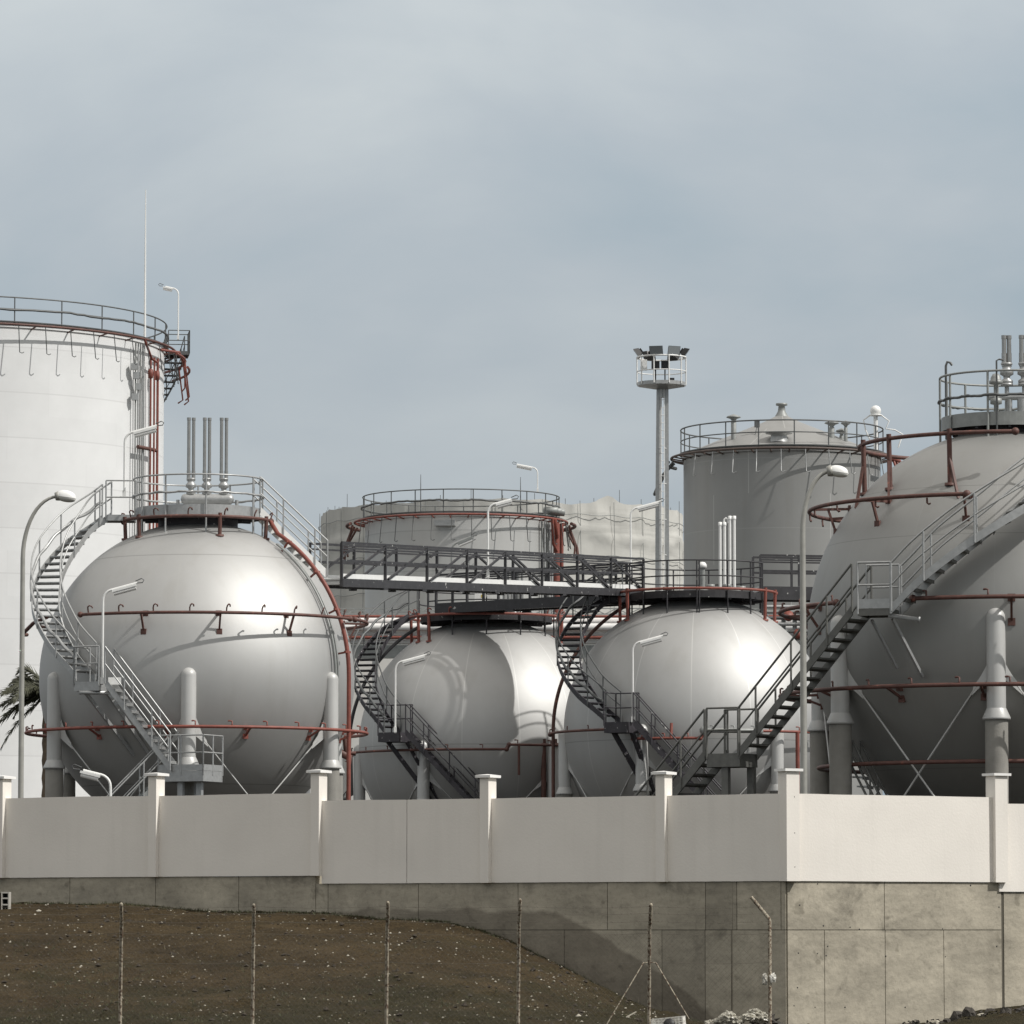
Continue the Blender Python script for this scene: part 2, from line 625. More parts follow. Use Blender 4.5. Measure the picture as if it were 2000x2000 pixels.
def build_ground():
    xs = [-3000, -600, -120, -40, -22]
    x = -20.0
    while x < 22.0:
        xs.append(x)
        x += 0.16
    xs += [24, 40, 120, 600, 3000]
    ys = [-400, -60, 0, 40, 66, 70, 73]
    y = 74.0
    while y < 104.0:
        ys.append(y)
        y += 0.16
    ys += [110, 200, 900, 6000]
    vs = []
    for y in ys:
        for x in xs:
            if 70 < y < 105 and -21 < x < 23:
                yy = min(y, wall_y(x) + 0.25)
                z = ground_z(x, yy)
            else:
                z = 0.0 if y < 105 else -0.3
            vs.append((x, y, z))
    nx = len(xs)
    fs = [(j * nx + i, j * nx + i + 1, (j + 1) * nx + i + 1, (j + 1) * nx + i) for j in range(len(ys) - 1) for i in range(nx - 1)]
    g = MB()
    g.add(vs, fs, True)
    m = bpy.data.materials.new('bare_soil')
    m.use_nodes = True
    nt = m.node_tree
    b = nt.nodes['Principled BSDF']
    b.inputs['Roughness'].default_value = 0.95
    b.inputs['Specular IOR Level'].default_value = 0.15
    N = nt.nodes.new
    L = nt.links.new
    tc = N('ShaderNodeTexCoord')

    def nz(sc_, det, rough=0.6):
        n = N('ShaderNodeTexNoise')
        n.inputs['Scale'].default_value = sc_
        n.inputs['Detail'].default_value = det
        n.inputs['Roughness'].default_value = rough
        L(tc.outputs['Object'], n.inputs['Vector'])
        return n
    a = nz(0.5, 8, 0.65)
    r = N('ShaderNodeValToRGB')
    r.color_ramp.elements[0].position = 0.32
    r.color_ramp.elements[0].color = (0.030, 0.0212, 0.0098, 1)
    r.color_ramp.elements[1].position = 0.72
    r.color_ramp.elements[1].color = (0.080, 0.057, 0.0285, 1)
    L(a.outputs['Fac'], r.inputs[0])
    # greenish growth in patches, mostly in the lower ground
    g2 = nz(0.35, 6, 0.7)
    sepz = N('ShaderNodeSeparateXYZ')
    L(tc.outputs['Object'], sepz.inputs[0])
    mrz = N('ShaderNodeMapRange')
    mrz.inputs['From Min'].default_value = 1.3
    mrz.inputs['From Max'].default_value = 0.2
    mrz.inputs['To Min'].default_value = 0.0
    mrz.inputs['To Max'].default_value = 0.22
    L(sepz.outputs['Z'], mrz.inputs['Value'])
    ad = N('ShaderNodeMath')
    ad.operation = 'ADD'
    L(g2.outputs['Fac'], ad.inputs[0])
    L(mrz.outputs[0], ad.inputs[1])
    mr = N('ShaderNodeMapRange')
    mr.inputs['From Min'].default_value = 0.55
    mr.inputs['From Max'].default_value = 0.72
    mr.inputs['To Max'].default_value = 0.75
    L(ad.outputs[0], mr.inputs['Value'])
    mx = N('ShaderNodeMix')
    mx.data_type = 'RGBA'
    L(mr.outputs[0], mx.inputs['Factor'])
    L(r.outputs[0], mx.inputs['A'])
    mx.inputs['B'].default_value = (0.028, 0.026, 0.012, 1)
    # fine speckle: crumbs of pale and dark soil
    s = nz(22.0, 3, 0.7)
    mr2 = N('ShaderNodeMapRange')
    mr2.inputs['From Min'].default_value = 0.35
    mr2.inputs['From Max'].default_value = 0.7
    mr2.inputs['To Min'].default_value = 0.55
    mr2.inputs['To Max'].default_value = 1.55
    L(s.outputs['Fac'], mr2.inputs['Value'])
    vm = N('ShaderNodeVectorMath')
    vm.operation = 'SCALE'
    L(mx.outputs['Result'], vm.inputs[0])
    L(mr2.outputs[0], vm.inputs['Scale'])
    L(vm.outputs[0], b.inputs['Base Color'])
    bn = nz(14.0, 6, 0.7)
    bp = N('ShaderNodeBump')
    bp.inputs['Strength'].default_value = 0.9
    bp.inputs['Distance'].default_value = 0.09
    L(bn.outputs['Fac'], bp.inputs['Height'])
    L(bp.outputs[0], b.inputs['Normal'])
    tag(g.build('ground', m), None, None, kind='structure')

    yd = MB()
    A = CORNER + LEFT_DIR * 60 + V(0.3, 0.4, 0)
    B = CORNER + V(-0.05, 0.42, 0)
    C = CORNER + RIGHT_DIR * 40 + V(0, 0.4, 0)
    pts = [A, B, C, V(4000, C.y + 900, 0), V(4000, 6000, 0), V(-4000, 6000, 0), V(-4000, A.y + 1500, 0)]
    yd.add([(p.x, p.y, YARD) for p in pts], [tuple(range(len(pts)))])
    my = mat('yard_gravel', (0.030, 0.026, 0.021), 0.95, 0.0, 0.8, 0.25, 0.5, 8.0)
    tag(yd.build('yard_ground', my), None, None, kind='structure')


build_ground()


# ------------------------------------------------------------------ boundary wall on its concrete footing
def concrete_mat(name, stain, ox, tone=1.0):
    m = mat(name, (0.37, 0.335, 0.265), 0.85, 0.0, 0.8, 0.16, 0.6, 9.0, streak=(1.6, 0.5, (0.23, 0.205, 0.16)), chips=(2.1, 0.66, (0.25, 0.225, 0.175)))
    nt = m.node_tree
    N = nt.nodes.new
    L = nt.links.new
    b = nt.nodes['Principled BSDF']
    prev = b.inputs['Base Color'].links[0].from_socket
    tc = N('ShaderNodeTexCoord')
    # blotches stretched along the pour lines
    mp = N('ShaderNodeMapping')
    mp.inputs['Scale'].default_value = (0.5, 0.5, 1.6)
    L(tc.outputs['Object'], mp.inputs['Vector'])
    n = N('ShaderNodeTexNoise')
    n.inputs['Scale'].default_value = 1.3
    n.inputs['Detail'].default_value = 7
    n.inputs['Roughness'].default_value = 0.68
    L(mp.outputs[0], n.inputs['Vector'])
    mr = N('ShaderNodeMapRange')
    mr.inputs['From Min'].default_value = 0.35
    mr.inputs['From Max'].default_value = 0.68
    mr.inputs['To Min'].default_value = 1.15 * tone
    mr.inputs['To Max'].default_value = 0.72 * tone
    L(n.outputs['Fac'], mr.inputs['Value'])
    vm = N('ShaderNodeVectorMath')
    vm.operation = 'SCALE'
    L(prev, vm.inputs[0])
    L(mr.outputs[0], vm.inputs['Scale'])
    prev = vm.outputs[0]
    for sc_, f0, f1, lo in ((7.0, 0.50, 0.72, 0.80), (30.0, 0.56, 0.74, 0.78), (1.1, 0.55, 0.66, 0.74)):
        n2 = N('ShaderNodeTexNoise')
        n2.inputs['Scale'].default_value = sc_
        n2.inputs['Detail'].default_value = 5
        n2.inputs['Roughness'].default_value = 0.7
        n2.inputs['Distortion'].default_value = 0.6
        L(tc.outputs['Object'], n2.inputs['Vector'])
        m2 = N('ShaderNodeMapRange')
        m2.inputs['From Min'].default_value = f0
        m2.inputs['From Max'].default_value = f1
        m2.inputs['To Min'].default_value = 1.03
        m2.inputs['To Max'].default_value = lo
        L(n2.outputs['Fac'], m2.inputs['Value'])
        v2 = N('ShaderNodeVectorMath')
        v2.operation = 'SCALE'
        L(prev, v2.inputs[0])
        L(m2.outputs[0], v2.inputs['Scale'])
        prev = v2.outputs[0]
    if not stain:
        L(prev, b.inputs['Base Color'])
        return m
    # tide mark left by soil that used to lie against the wall
    sep = N('ShaderNodeSeparateXYZ')
    L(tc.outputs['Object'], sep.inputs[0])
    pts = []
    for px, py in ((560, 1778), (620, 1775), (700, 1776), (760, 1770), (830, 1775), (900, 1770), (960, 1778), (1040, 1777), (1090, 1783), (1160, 1818), (1260, 1880), (1300, 1905), (1390, 1980), (1430, 2010)):
        p = CORNER + LEFT_DIR * t_left(px)
        pts.append((p.x - ox, 1.7 + (HOR - py) / F * p.y))
    x0, x1 = pts[0][0], pts[-1][0]
    fc = N('ShaderNodeFloatCurve')
    cv = fc.mapping.curves[0]
    for i, (x, z) in enumerate(pts):
        xx = (x - x0) / (x1 - x0)
        zz = (z + 1.0) / 4.0
        if i == 0:
            cv.points[0].location = (xx, zz)
        elif i == len(pts) - 1:
            cv.points[1].location = (xx, zz)
        else:
            cv.points.new(xx, zz)
    fc.mapping.update()
    mrx = N('ShaderNodeMapRange')
    mrx.inputs['From Min'].default_value = x0
    mrx.inputs['From Max'].default_value = x1
    L(sep.outputs['X'], mrx.inputs['Value'])
    L(mrx.outputs[0], fc.inputs['Value'])
    nn = N('ShaderNodeTexNoise')
    nn.inputs['Scale'].default_value = 2.0
    nn.inputs['Detail'].default_value = 5
    L(tc.outputs['Object'], nn.inputs['Vector'])

    def MA(op, a, bb):
        q = N('ShaderNodeMath')
        q.operation = op
        for i, v in enumerate((a, bb)):
            if isinstance(v, (int, float)):
                q.inputs[i].default_value = v
            else:
                L(v, q.inputs[i])
        return q.outputs[0]
    zl = MA('SUBTRACT', MA('MULTIPLY', fc.outputs['Value'], 4.0), 1.0)
    zl = MA('ADD', zl, MA('MULTIPLY', MA('SUBTRACT', nn.outputs['Fac'], 0.5), 0.26))
    d = MA('SUBTRACT', zl, sep.outputs['Z'])
    mrd = N('ShaderNodeMapRange')
    mrd.inputs['From Min'].default_value = 0.0
    mrd.inputs['From Max'].default_value = 0.07
    mrd.inputs['To Max'].default_value = 0.52
    L(d, mrd.inputs['Value'])
    lim = MA('MULTIPLY', mrd.outputs[0], MA('MULTIPLY', MA('LESS_THAN', sep.outputs['X'], x1), MA('GREATER_THAN', sep.outputs['X'], x0)))
    mx = N('ShaderNodeMix')
    mx.data_type = 'RGBA'
    L(lim, mx.inputs['Factor'])
    L(prev, mx.inputs['A'])
    mx.inputs['B'].default_value = (0.082, 0.066, 0.047, 1)
    L(mx.outputs['Result'], b.inputs['Base Color'])
    return m


M['concrete'] = concrete_mat('shuttered_concrete_stained', True, (CORNER + LEFT_DIR * 8).x)
M['concrete_d'] = concrete_mat('shuttered_concrete_damp', True, (CORNER + LEFT_DIR * 8).x, 0.80)
M['concrete2'] = concrete_mat('shuttered_concrete', False, 0)
M['joint'] = mat('joint_shadow_gap', (0.10, 0.09, 0.07), 0.95)


def wing_point(d, nrm, t, off, z):
    p = CORNER + d * t + nrm * off
    return Vector((p.x, p.y, z))


LEFT_N = Vector((-LEFT_DIR.y, LEFT_DIR.x, 0))
if LEFT_N.y > 0:
    LEFT_N = -LEFT_N
RIGHT_N = Vector((RIGHT_DIR.y, -RIGHT_DIR.x, 0))
if RIGHT_N.y > 0:
    RIGHT_N = -RIGHT_N


def slab(mb, d, n, t0, t1, o0, o1, z0, z1):
    """upright block between stations t0..t1, offsets o0..o1 in front of the line, heights z0..z1"""
    q = []
    for z in (z0, z1):
        for t, o in ((t0, o0), (t1, o0), (t1, o1), (t0, o1)):
            q.append(wing_point(d, n, t, o, z))
    mb.add(q, [(0, 1, 2, 3), (7, 6, 5, 4), (0, 4, 5, 1), (1, 5, 6, 2), (2, 6, 7, 3), (3, 7, 4, 0)])


def rendered_slab(mb, d, n, t0, t1, o0, o1, z0, z1, amp=0.006):
    """like slab, with a faintly uneven trowelled front and top edge"""
    slab(mb, d, n, t0, t1, o0, o1 - 0.012, z0, z1 - 0.012)
    nx, nz = max(4, int(abs(t1 - t0) / 0.12)), 14
    vs = []
    for j in range(nz + 1):
        for i in range(nx + 1):
            t = t0 + (t1 - t0) * i / nx
            z = z0 + (z1 - z0) * j / nz
            if j == nz:
                z += noise.noise(Vector((t * 0.9, z1, 4))) * 0.012
            o = o1 + noise.noise(Vector((t * 1.1, z * 1.3, 2))) * amp
            vs.append(wing_point(d, n, t, o, z))
    k = len(vs)
    for i in range(nx + 1):       # top strip back to the slab
        t = t0 + (t1 - t0) * i / nx
        vs.append(wing_point(d, n, t, o0, z1 + noise.noise(Vector((t * 0.9, z1, 4))) * 0.012))
    fs = []
    for j in range(nz):
        for i in range(nx):
            a = j * (nx + 1) + i
            fs.append((a, a + 1, a + nx + 2, a + nx + 1))
    for i in range(nx):
        a = nz * (nx + 1) + i
        fs.append((a, a + 1, k + i + 1, k + i))
    mb.add(vs, fs, False)


def build_walls():
    ZA, ZB, ZC = 1.7 + 2.757, 1.7 + 2.60, 1.7 + 2.478          # panel tops
    BA, BB, BC = 1.7 + 1.116, 1.7 + 0.957, 1.7 + 0.776         # panel bottoms
    lw = thing('boundary_wall', 'shaded left wing of the pale plastered boundary wall, six posts with caps', 'wall',
               CORNER + LEFT_DIR * 8 + V(0, 0, BA))
    rw = thing('boundary_wall', 'sunlit right wing of the white plastered boundary wall beyond the corner post', 'wall',
               CORNER + RIGHT_DIR * 3 + V(0, 0, BB))
    lw_off, rw_off = -lw.location, -rw.location
    # stations of the left posts
    posts = [5, 304, 621, 951, 1294]
    st = [t_left(p) for p in posts]
    t0c = 0.0
    secs = [(t_left(-420), st[0], ZA, BA), (st[0], st[1], ZA, BA), (st[1], st[2], ZA, BA), (st[2], st[3], ZB, BB), (st[3], st[4], ZB, BB), (st[4], t0c, ZB, BB)]
    for a, b, zt, zb in secs:
        mb = MB(lw_off)
        if a == st[2]:
            # one slab with the hairline movement joint the photo shows at mid-length
            tm = t_left(795)
            rendered_slab(mb, LEFT_DIR, LEFT_N, a - 0.10, tm + 0.006, -0.16, 0.0, zb, zt)
            rendered_slab(mb, LEFT_DIR, LEFT_N, tm - 0.006, b + 0.10, -0.16, 0.0, zb, zt)
        else:
            rendered_slab(mb, LEFT_DIR, LEFT_N, a - 0.10, b + 0.10, -0.16, 0.0, zb, zt)
        mb.build('wall_panel', M['plaster'], lw)
    for px, t in zip(posts, st):
        zt = ZA if px < 700 else ZB
        bot = (BA if px < 700 else BB)
        mb = MB(lw_off)
        slab(mb, LEFT_DIR, LEFT_N, t - 0.098, t + 0.098, -0.20, 0.11, bot - 0.004, zt + 0.40)
        po = mb.build('wall_post', M['plaster'], lw)
        cp = MB(lw_off)
        slab(cp, LEFT_DIR, LEFT_N, t - 0.168, t + 0.168, -0.26, 0.17, zt + 0.402, zt + 0.452)
        # shallow pyramid top
        q = [wing_point(LEFT_DIR, LEFT_N, t + i * 0.168, -0.26 if j < 0 else 0.17, zt + 0.4525) for i, j in ((-1, -1), (1, -1), (1, 1), (-1, 1))]
        ap = wing_point(LEFT_DIR, LEFT_N, t, -0.045, zt + 0.475)
        cp.add(q + [ap], [(0, 1, 4), (1, 2, 4), (2, 3, 4), (3, 0, 4)])
        cp.build('cap', M['cap'], po)
    # corner post belongs to the right wing
    tp = [t_right(1548), t_right(1949)]
    mb = MB(rw_off)
    bs = (LEFT_N + RIGHT_N).normalized()
    q = []
    w = 0.19
    for z in (BB - 0.004, ZB + 0.42):
        for i, j in ((-1, -1), (1, -1), (1, 1), (-1, 1)):
            p = CORNER + RIGHT_DIR * (0.07 + i * 0.145) + RIGHT_N * (-0.02 + j * 0.15)
            q.append(Vector((p.x, p.y, z)))
    mb.add(q, [(0, 1, 2, 3), (7, 6, 5, 4), (0, 4, 5, 1), (1, 5, 6, 2), (2, 6, 7, 3), (3, 7, 4, 0)])
    holes = MB(rw_off)
    po = mb.build('wall_post', M['plaster'], rw)
    for dz in (0.48, 1.16, 1.80):
        c = CORNER + RIGHT_DIR * 0.10 + RIGHT_N * 0.128
        holes.lathe([(0.0001, 0.004), (0.012, 0.004), (0.012, -0.01)], 8, V(c.x, c.y, ZB + 0.42 - dz), axis=Matrix.Rotation(R_(90), 3, 'X'))
    holes.build('fixing_hole', M['black'], po)
    mb = MB(rw_off)
    c = CORNER + RIGHT_DIR * 0.07 + RIGHT_N * (-0.02)
    ang = math.atan2(RIGHT_DIR.y, RIGHT_DIR.x)
    rot = Matrix.Rotation(ang, 3, 'Z')
    mb.box((c.x, c.y, ZB + 0.447), (0.40, 0.40, 0.05), rot)
    mb.build('cap', M['cap'], po)
    t1 = tp[1]
    for a, b, zt, zb in ((0.17, t1, ZB, BB), (t1, t_right(2400), ZC, BC)):
        mb = MB(rw_off)
        rendered_slab(mb, RIGHT_DIR, RIGHT_N, a, b + 0.0, -0.16, 0.0, zb, zt)
        mb.build('wall_panel', M['plaster'], rw)
    mb = MB(rw_off)
    slab(mb, RIGHT_DIR, RIGHT_N, t1 - 0.145, t1 + 0.145, -0.22, 0.10, BB - 0.004, ZB + 0.41)
    po = mb.build('wall_post', M['plaster'], rw)
    mb = MB(rw_off)
    slab(mb, RIGHT_DIR, RIGHT_N, t1 - 0.20, t1 + 0.20, -0.27, 0.15, ZB + 0.412, ZB + 0.46)
    mb.build('cap', M['cap'], po)

    # concrete retaining wall below: shutter panels with open joints
    lc = thing('retaining_wall', 'shaded grey concrete footing below the left wing with an old soil tide mark', 'retaining wall', CORNER + LEFT_DIR * 8)
    rc = thing('retaining_wall', 'sunlit concrete footing below the right wing with shutter joints and tie holes', 'retaining wall', CORNER + RIGHT_DIR * 3)
    off_l, off_r = -lc.location, -rc.location
    g = 0.014

    def run(d, n, off, tl, z0, z1, mb, front=-0.035, damp=()):
        for q, (a, b) in enumerate(zip(tl, tl[1:])):
            slab(damp_mb if q in damp else mb, d, n, min(a, b) + g / 2, max(a, b) - g / 2, -0.30, front, z0, z1)
    zj = 1.7 + (HOR - 1817) / F * 92.4
    damp_mb = MB(off_l)
    mb = MB(off_l)
    hi = [t_left(p) for p in (-420, -150, 137, 304, 466, 616)]
    run(LEFT_DIR, LEFT_N, off_l, hi, zj + g, BA - 0.003, mb)
    hi2 = [t_left(p) for p in (616, 640, 816, 1010, 1184, 1375, 1436, 1522)] + [0.035]
    run(LEFT_DIR, LEFT_N, off_l, hi2, zj + g, BB - 0.003, mb, damp=(5,))
    lo = [t_left(p) for p in (-420, 200, 640, 1100, 1290, 1374, 1425)] + [0.035]
    run(LEFT_DIR, LEFT_N, off_l, lo, -1.0, zj, mb, damp=(4,))
    bk = MB(off_l)
    slab(bk, LEFT_DIR, LEFT_N, 0.05, t_left(-420), -0.40, -0.047, -1.0, BB - 0.01)
    mb.build('concrete_panel', M['concrete'], lc)
    damp_mb.build('concrete_panel', M['concrete_d'], lc)['label'] = 'darker damp panels'
    bk.build('joint_filler', M['joint'], lc)
    mb = MB(off_r)
    r_hi = [0.035, t_right(1727), t_right(1955)]
    run(RIGHT_DIR, RIGHT_N, off_r, r_hi, zj + g, BB - 0.003, mb)
    r_lo = [0.035] + [t_right(p) for p in (1610, 1728, 1842, 1955)]
    run(RIGHT_DIR, RIGHT_N, off_r, r_lo, -1.0, zj, mb)
    run(RIGHT_DIR, RIGHT_N, off_r, [t_right(1959), t_right(2400)], -1.0, BC - 0.003, mb)
    mb.build('concrete_panel', M['concrete2'], rc)
    bk = MB(off_r)
    slab(bk, RIGHT_DIR, RIGHT_N, 0.05, t_right(2400), -0.40, -0.050, -1.0, BC - 0.02)
    bk.build('joint_filler', M['joint'], rc)
    holes = MB(off_r)
    for px, py in ((1597, 1727), (1562, 1768), (1608, 1808), (1660, 1811), (1678, 1815), (1616, 1848), (1596, 1862), (1559, 1861), (1613, 1866), (1729, 1867), (1845, 1868), (1550, 1963), (1591, 1966), (1649, 1966), (1766, 1966), (1840, 1814), (1895, 1730), (1945, 1848), (1557, 1928), (1950, 1772)):
        t = t_right(px)
        p = CORNER + RIGHT_DIR * t + RIGHT_N * (-0.0345)
        z = 1.7 + (HOR - py) / F * p.y
        rr = random.uniform(0.011, 0.017)
        ax = Matrix.Rotation(math.atan2(RIGHT_N.y, RIGHT_N.x), 3, 'Z') @ Matrix.Rotation(R_(90), 3, 'Y')
        holes.lathe([(0.0001, 0.002), (rr, 0.002), (rr, -0.005)], 8, (p.x, p.y, z), axis=ax)
    holes.build('tie_hole', M['black'], rc)
    return


build_walls()


# ------------------------------------------------------------------ spherical gas tanks
RS = 4.53


class Site:
    """place of one sphere: centre on the photo, distance, and its own turned frame"""

    def __init__(self, px, py, D):
        c = P(px, py, D)
        self.c = c
        self.base = Vector((c.x, c.y, YARD))
        self.H = c.z - YARD
        self.rz = math.atan2(-c.x, c.y)
        self.inv = Matrix.Rotation(-self.rz, 3, 'Z')

    def L(self, px, py, y):
        """photo point at local depth y -> local coordinates relative to the centre"""
        o = self.inv @ (CAM - self.c)
        d = self.inv @ ray(px, py)
        return o + d * ((y - o.y) / d.y)

    @property
    def off(self):
        return Vector((0, 0, self.H))


S1 = Site(385, 1327, 140)
S2 = Site(950, 1457, 173)
S3 = Site(1362, 1427, 165)
S4 = Site(1976, 1236, 108)


def nozzle_mb(hook):
    mb = MB()
    if hook == 'curl':
        pts = [V(0, 0, 0.05), V(0, -0.02, 0.13), V(0.02, -0.05, 0.20), V(0.06, -0.04, 0.235), V(0.10, 0.02, 0.22), V(0.11, 0.05, 0.17)]
    elif hook == 'stub':
        pts = [V(0, 0, 0.05), V(0, 0, 0.15), V(-0.05, 0.03, 0.165), V(-0.10, 0.06, 0.16)]
    else:
        pts = [V(0, 0, -0.05), V(0, 0.01, -0.16), V(0.03, 0.03, -0.19), V(0.07, 0.04, -0.17)]
    mb.tube(pts, 0.022, 6)
    return mb


def ring(root, site, z, r, mname, spans=((-180, 180),), hook='curl', hstep=11.0, brk=30.0, brk0=5.0, pr=0.046, parts=True, flat=False, brk_span=(-100, 100)):
    """water spray ring pipe with nozzles and the brackets that hold it off the shell"""
    first = None
    for a0, a1 in spans:
        mb = MB(site.off)
        full = abs(a1 - a0) >= 360
        n = max(6, int(abs(a1 - a0) / 4))
        pts = arc_pts(r, z, a0, a1, n)
        if full:
            mb.tube(pts[:-1], pr, 8, closed=True)
        else:
            mb.tube(pts, pr, 8)
            for e in (pts[0], pts[-1]):
                mb.ball(e, pr * 1.9, 10)
        rp = mb.build('spray_pipe', M[mname], root)
        if first is None:
            first = rp
        if hstep:
            proto = None
            a = max(a0, -112) + 3.5
            while a < min(a1, 112):
                if proto is None:
                    o = nozzle_mb(hook).build('nozzle', M[mname], rp)
                    proto = o
                else:
                    o = copy_of(proto, rp)
                p = pol(a, r, z) + site.off
                o.location = p
                o.rotation_euler = (0, 0, R_(a))
                a += hstep
        if brk:
            proto = None
            rs = math.sqrt(max(0.01, RS * RS - z * z))
            a = brk0 - 360
            while a < 360:
                if a0 + 1 <= a <= a1 - 1 and (brk_span[0] <= a <= brk_span[1]):
                    if proto is None:
                        b = MB()
                        # frame: y axis from pipe (0) to shell (gap)
                        gap = r - rs
                        b.beam(V(0, -0.02, 0), V(0, gap + 0.02, 0.02), 0.055, 0.055)
                        dz = -0.5 if z > -1 else -0.22
                        zz = z + dz
                        gap2 = r - math.sqrt(max(0.01, RS * RS - zz * zz))
                        b.beam(V(0, gap * 0.45, 0), V(0, gap2 + 0.02, dz), 0.05, 0.05)
                        b.box(V(0, gap, 0.02), (0.16, 0.05, 0.16))
                        b.box(V(0, gap2, dz), (0.16, 0.05, 0.16))
                        o = b.build('bracket', M[mname], rp)
                        proto = o
                    else:
                        o = copy_of(proto, rp)
                    o.location = pol(a, r, z) + site.off
                    o.rotation_euler = (0, 0, R_(a))
                a += brk
    return first


def top_ring(root, site, z, r, mname, spans, legs, hstep=0):
    """ring pipe near the crown on upright stub posts"""
    rp = ring(root, site, z, r, mname, spans, hook='curl', hstep=hstep, brk=0)
    rs_z = math.sqrt(max(0.0, RS * RS - r * r))
    for a in legs:
        mb = MB(site.off)
        p = pol(a, r, z)
        q = pol(a, r - 0.03, rs_z - 0.03)
        mb.tube([q, p + V(0, 0, 0.10)], 0.055, 8)
        mb.lathe([(0.0, 0.03), (0.12, 0.03), (0.12, -0.03)], 10, q + V(0, 0, 0.04))
        mb.build('ring_post', M[mname], rp)


def sphere(site, name, label, group, mat_shell, leg_n, leg_off, leg_top, sleeve_z, r_leg=0.215, r_sl=0.255):
    root = thing(name, label, 'gas sphere', site.base, site.rz, group)
    mb = MB(site.off)
    n = 96
    prof = [(max(0.0005, RS * math.cos(a)), RS * math.sin(a)) for a in [(-90 + 180 * i / n) * math.pi / 180 for i in range(n + 1)]]
    mb.lathe(prof, 160)
    shell = mb.build('shell', mat_shell, root)
    zg = -site.H
    tops = []
    for k in range(leg_n):
        az = leg_off + 360.0 / leg_n * k
        ax = pol(az, RS - 0.02, 0)
        mb = MB(site.off)
        prof = [(r_leg, sleeve_z - 0.02), (r_leg, leg_top - r_leg)]
        for i in range(1, 7):
            a = i / 6 * math.pi / 2
            prof.append((max(0.001, r_leg * math.cos(a)), leg_top - r_leg + r_leg * math.sin(a)))
        mb.lathe(prof, 28, ax)
        lg = mb.build('leg', M['leg'], root)
        mb = MB(site.off)
        # conical rain skirt over the fireproofing
        mb.lathe([(r_leg + 0.004, sleeve_z + 0.22), (r_sl + 0.055, sleeve_z + 0.02), (r_sl + 0.055, sleeve_z - 0.025), (r_sl - 0.02, sleeve_z - 0.025)], 28, ax)
        mb.build('rain_skirt', M['leg'], lg)
        mb = MB(site.off)
        mb.lathe([(r_sl, zg - 0.1), (r_sl, sleeve_z - 0.02)], 28, ax)
        mb.build('fireproof_sleeve', M['sleeve'], lg)
        tops.append((az, ax))
    # crossed tie rods between neighbouring legs, with gusset plates
    zt = sleeve_z + 1.0
    for k in range(leg_n):
        a, b = tops[k], tops[(k + 1) % leg_n]
        for (p, q) in ((a[1], b[1]), (b[1], a[1])):
            d = (q - p)
            d.z = 0
            d.normalize()
            mb = MB(site.off)
            top = p + d * 0.42 + V(0, 0, zt - 0.22)
            bot = q - d * 0.30 + V(0, 0, zg + 0.6)
            mid = (top + bot) / 2
            nrm = V(-d.y, d.x, 0)
            sgn = 0.05 if p is a[1] else -0.05
            mb.tube([top, bot + nrm * sgn], 0.022, 6)
            # gusset: plate from leg to rod
            g0 = p + d * (r_leg - 0.03)
            dn = (bot - top).normalized()
            pl = [g0 + V(0, 0, zt + 0.45), g0 + V(0, 0, zt - 0.15), top + dn * 0.28 - V(0, 0, 0.05), top + dn * 0.22 + V(0, 0, 0.08), top + V(0, 0, 0.12)]
            mb.add([x + nrm * 0.012 for x in pl] + [x - nrm * 0.012 for x in pl],
                   [(0, 1, 2, 3, 4), (9, 8, 7, 6, 5)] + [(i, (i + 1) % 5, 5 + (i + 1) % 5, 5 + i) for i in range(5)])
            mb.build('tie_rod', M['leg'], root)
    return root


def deck(root, site, r, z0, z1, mname, under='dark', neck=1.15):
    mb = MB(site.off)
    mb.lathe([(0.001, z0 + 0.06), (r - 0.02, z0 + 0.06), (r - 0.02, z0), (r, z0), (r, z1), (r - 0.025, z1), (r - 0.025, z0 + 0.10), (0.001, z0 + 0.10)], 72, smooth=False)
    d = mb.build('deck', M[mname], root)
    mb = MB(site.off)
    zs = math.sqrt(RS * RS - neck * neck)
    mb.lathe([(neck, zs - 0.05), (neck, z0 + 0.055)], 48)
    for k in range(12):
        a = k * 30
        mb.beam(pol(a, neck, z0 + 0.0), pol(a, r - 0.05, z0 + 0.0), 0.06, 0.09)
    mb.build('deck_support', M[under], d)
    return d


def ring_rail(root, site, r, zf, h, mname, spans, posts, foot=None, r_rail=0.026, mid=(0.52,), cable=None):
    mb = MB(site.off)
    for a0, a1 in spans:
        n = int(abs(a1 - a0) / 4) + 2
        full = abs(a1 - a0) >= 360
        for zz in [h] + [h * m_ for m_ in mid]:
            pts = arc_pts(r, zf + zz, a0, a1, n)
            mb.tube(pts[:-1] if full else pts, r_rail, 6, closed=full)
    for a in posts:
        p = pol(a, r, 0)
        lo = zf if foot is None else foot(r)
        mb.tube([p + V(0, 0, lo), p + V(0, 0, zf + h)], r_rail * 1.15, 6)
    o = mb.build('handrail', M[mname], root)
    if cable is not None:
        mb = MB(site.off)
        for a0, a1 in spans:
            pts = []
            n = int(abs(a1 - a0) / 3) + 2
            for i in range(n + 1):
                a = a0 + (a1 - a0) * i / n
                pts.append(pol(a, r + 0.03, zf + h * 0.52 + 0.012 * math.sin(a * 0.3) + random.uniform(-0.010, 0.010)))
            mb.tube(pts, 0.032, 6)
        mb.build('cable_run', M[cable], o)
    return o


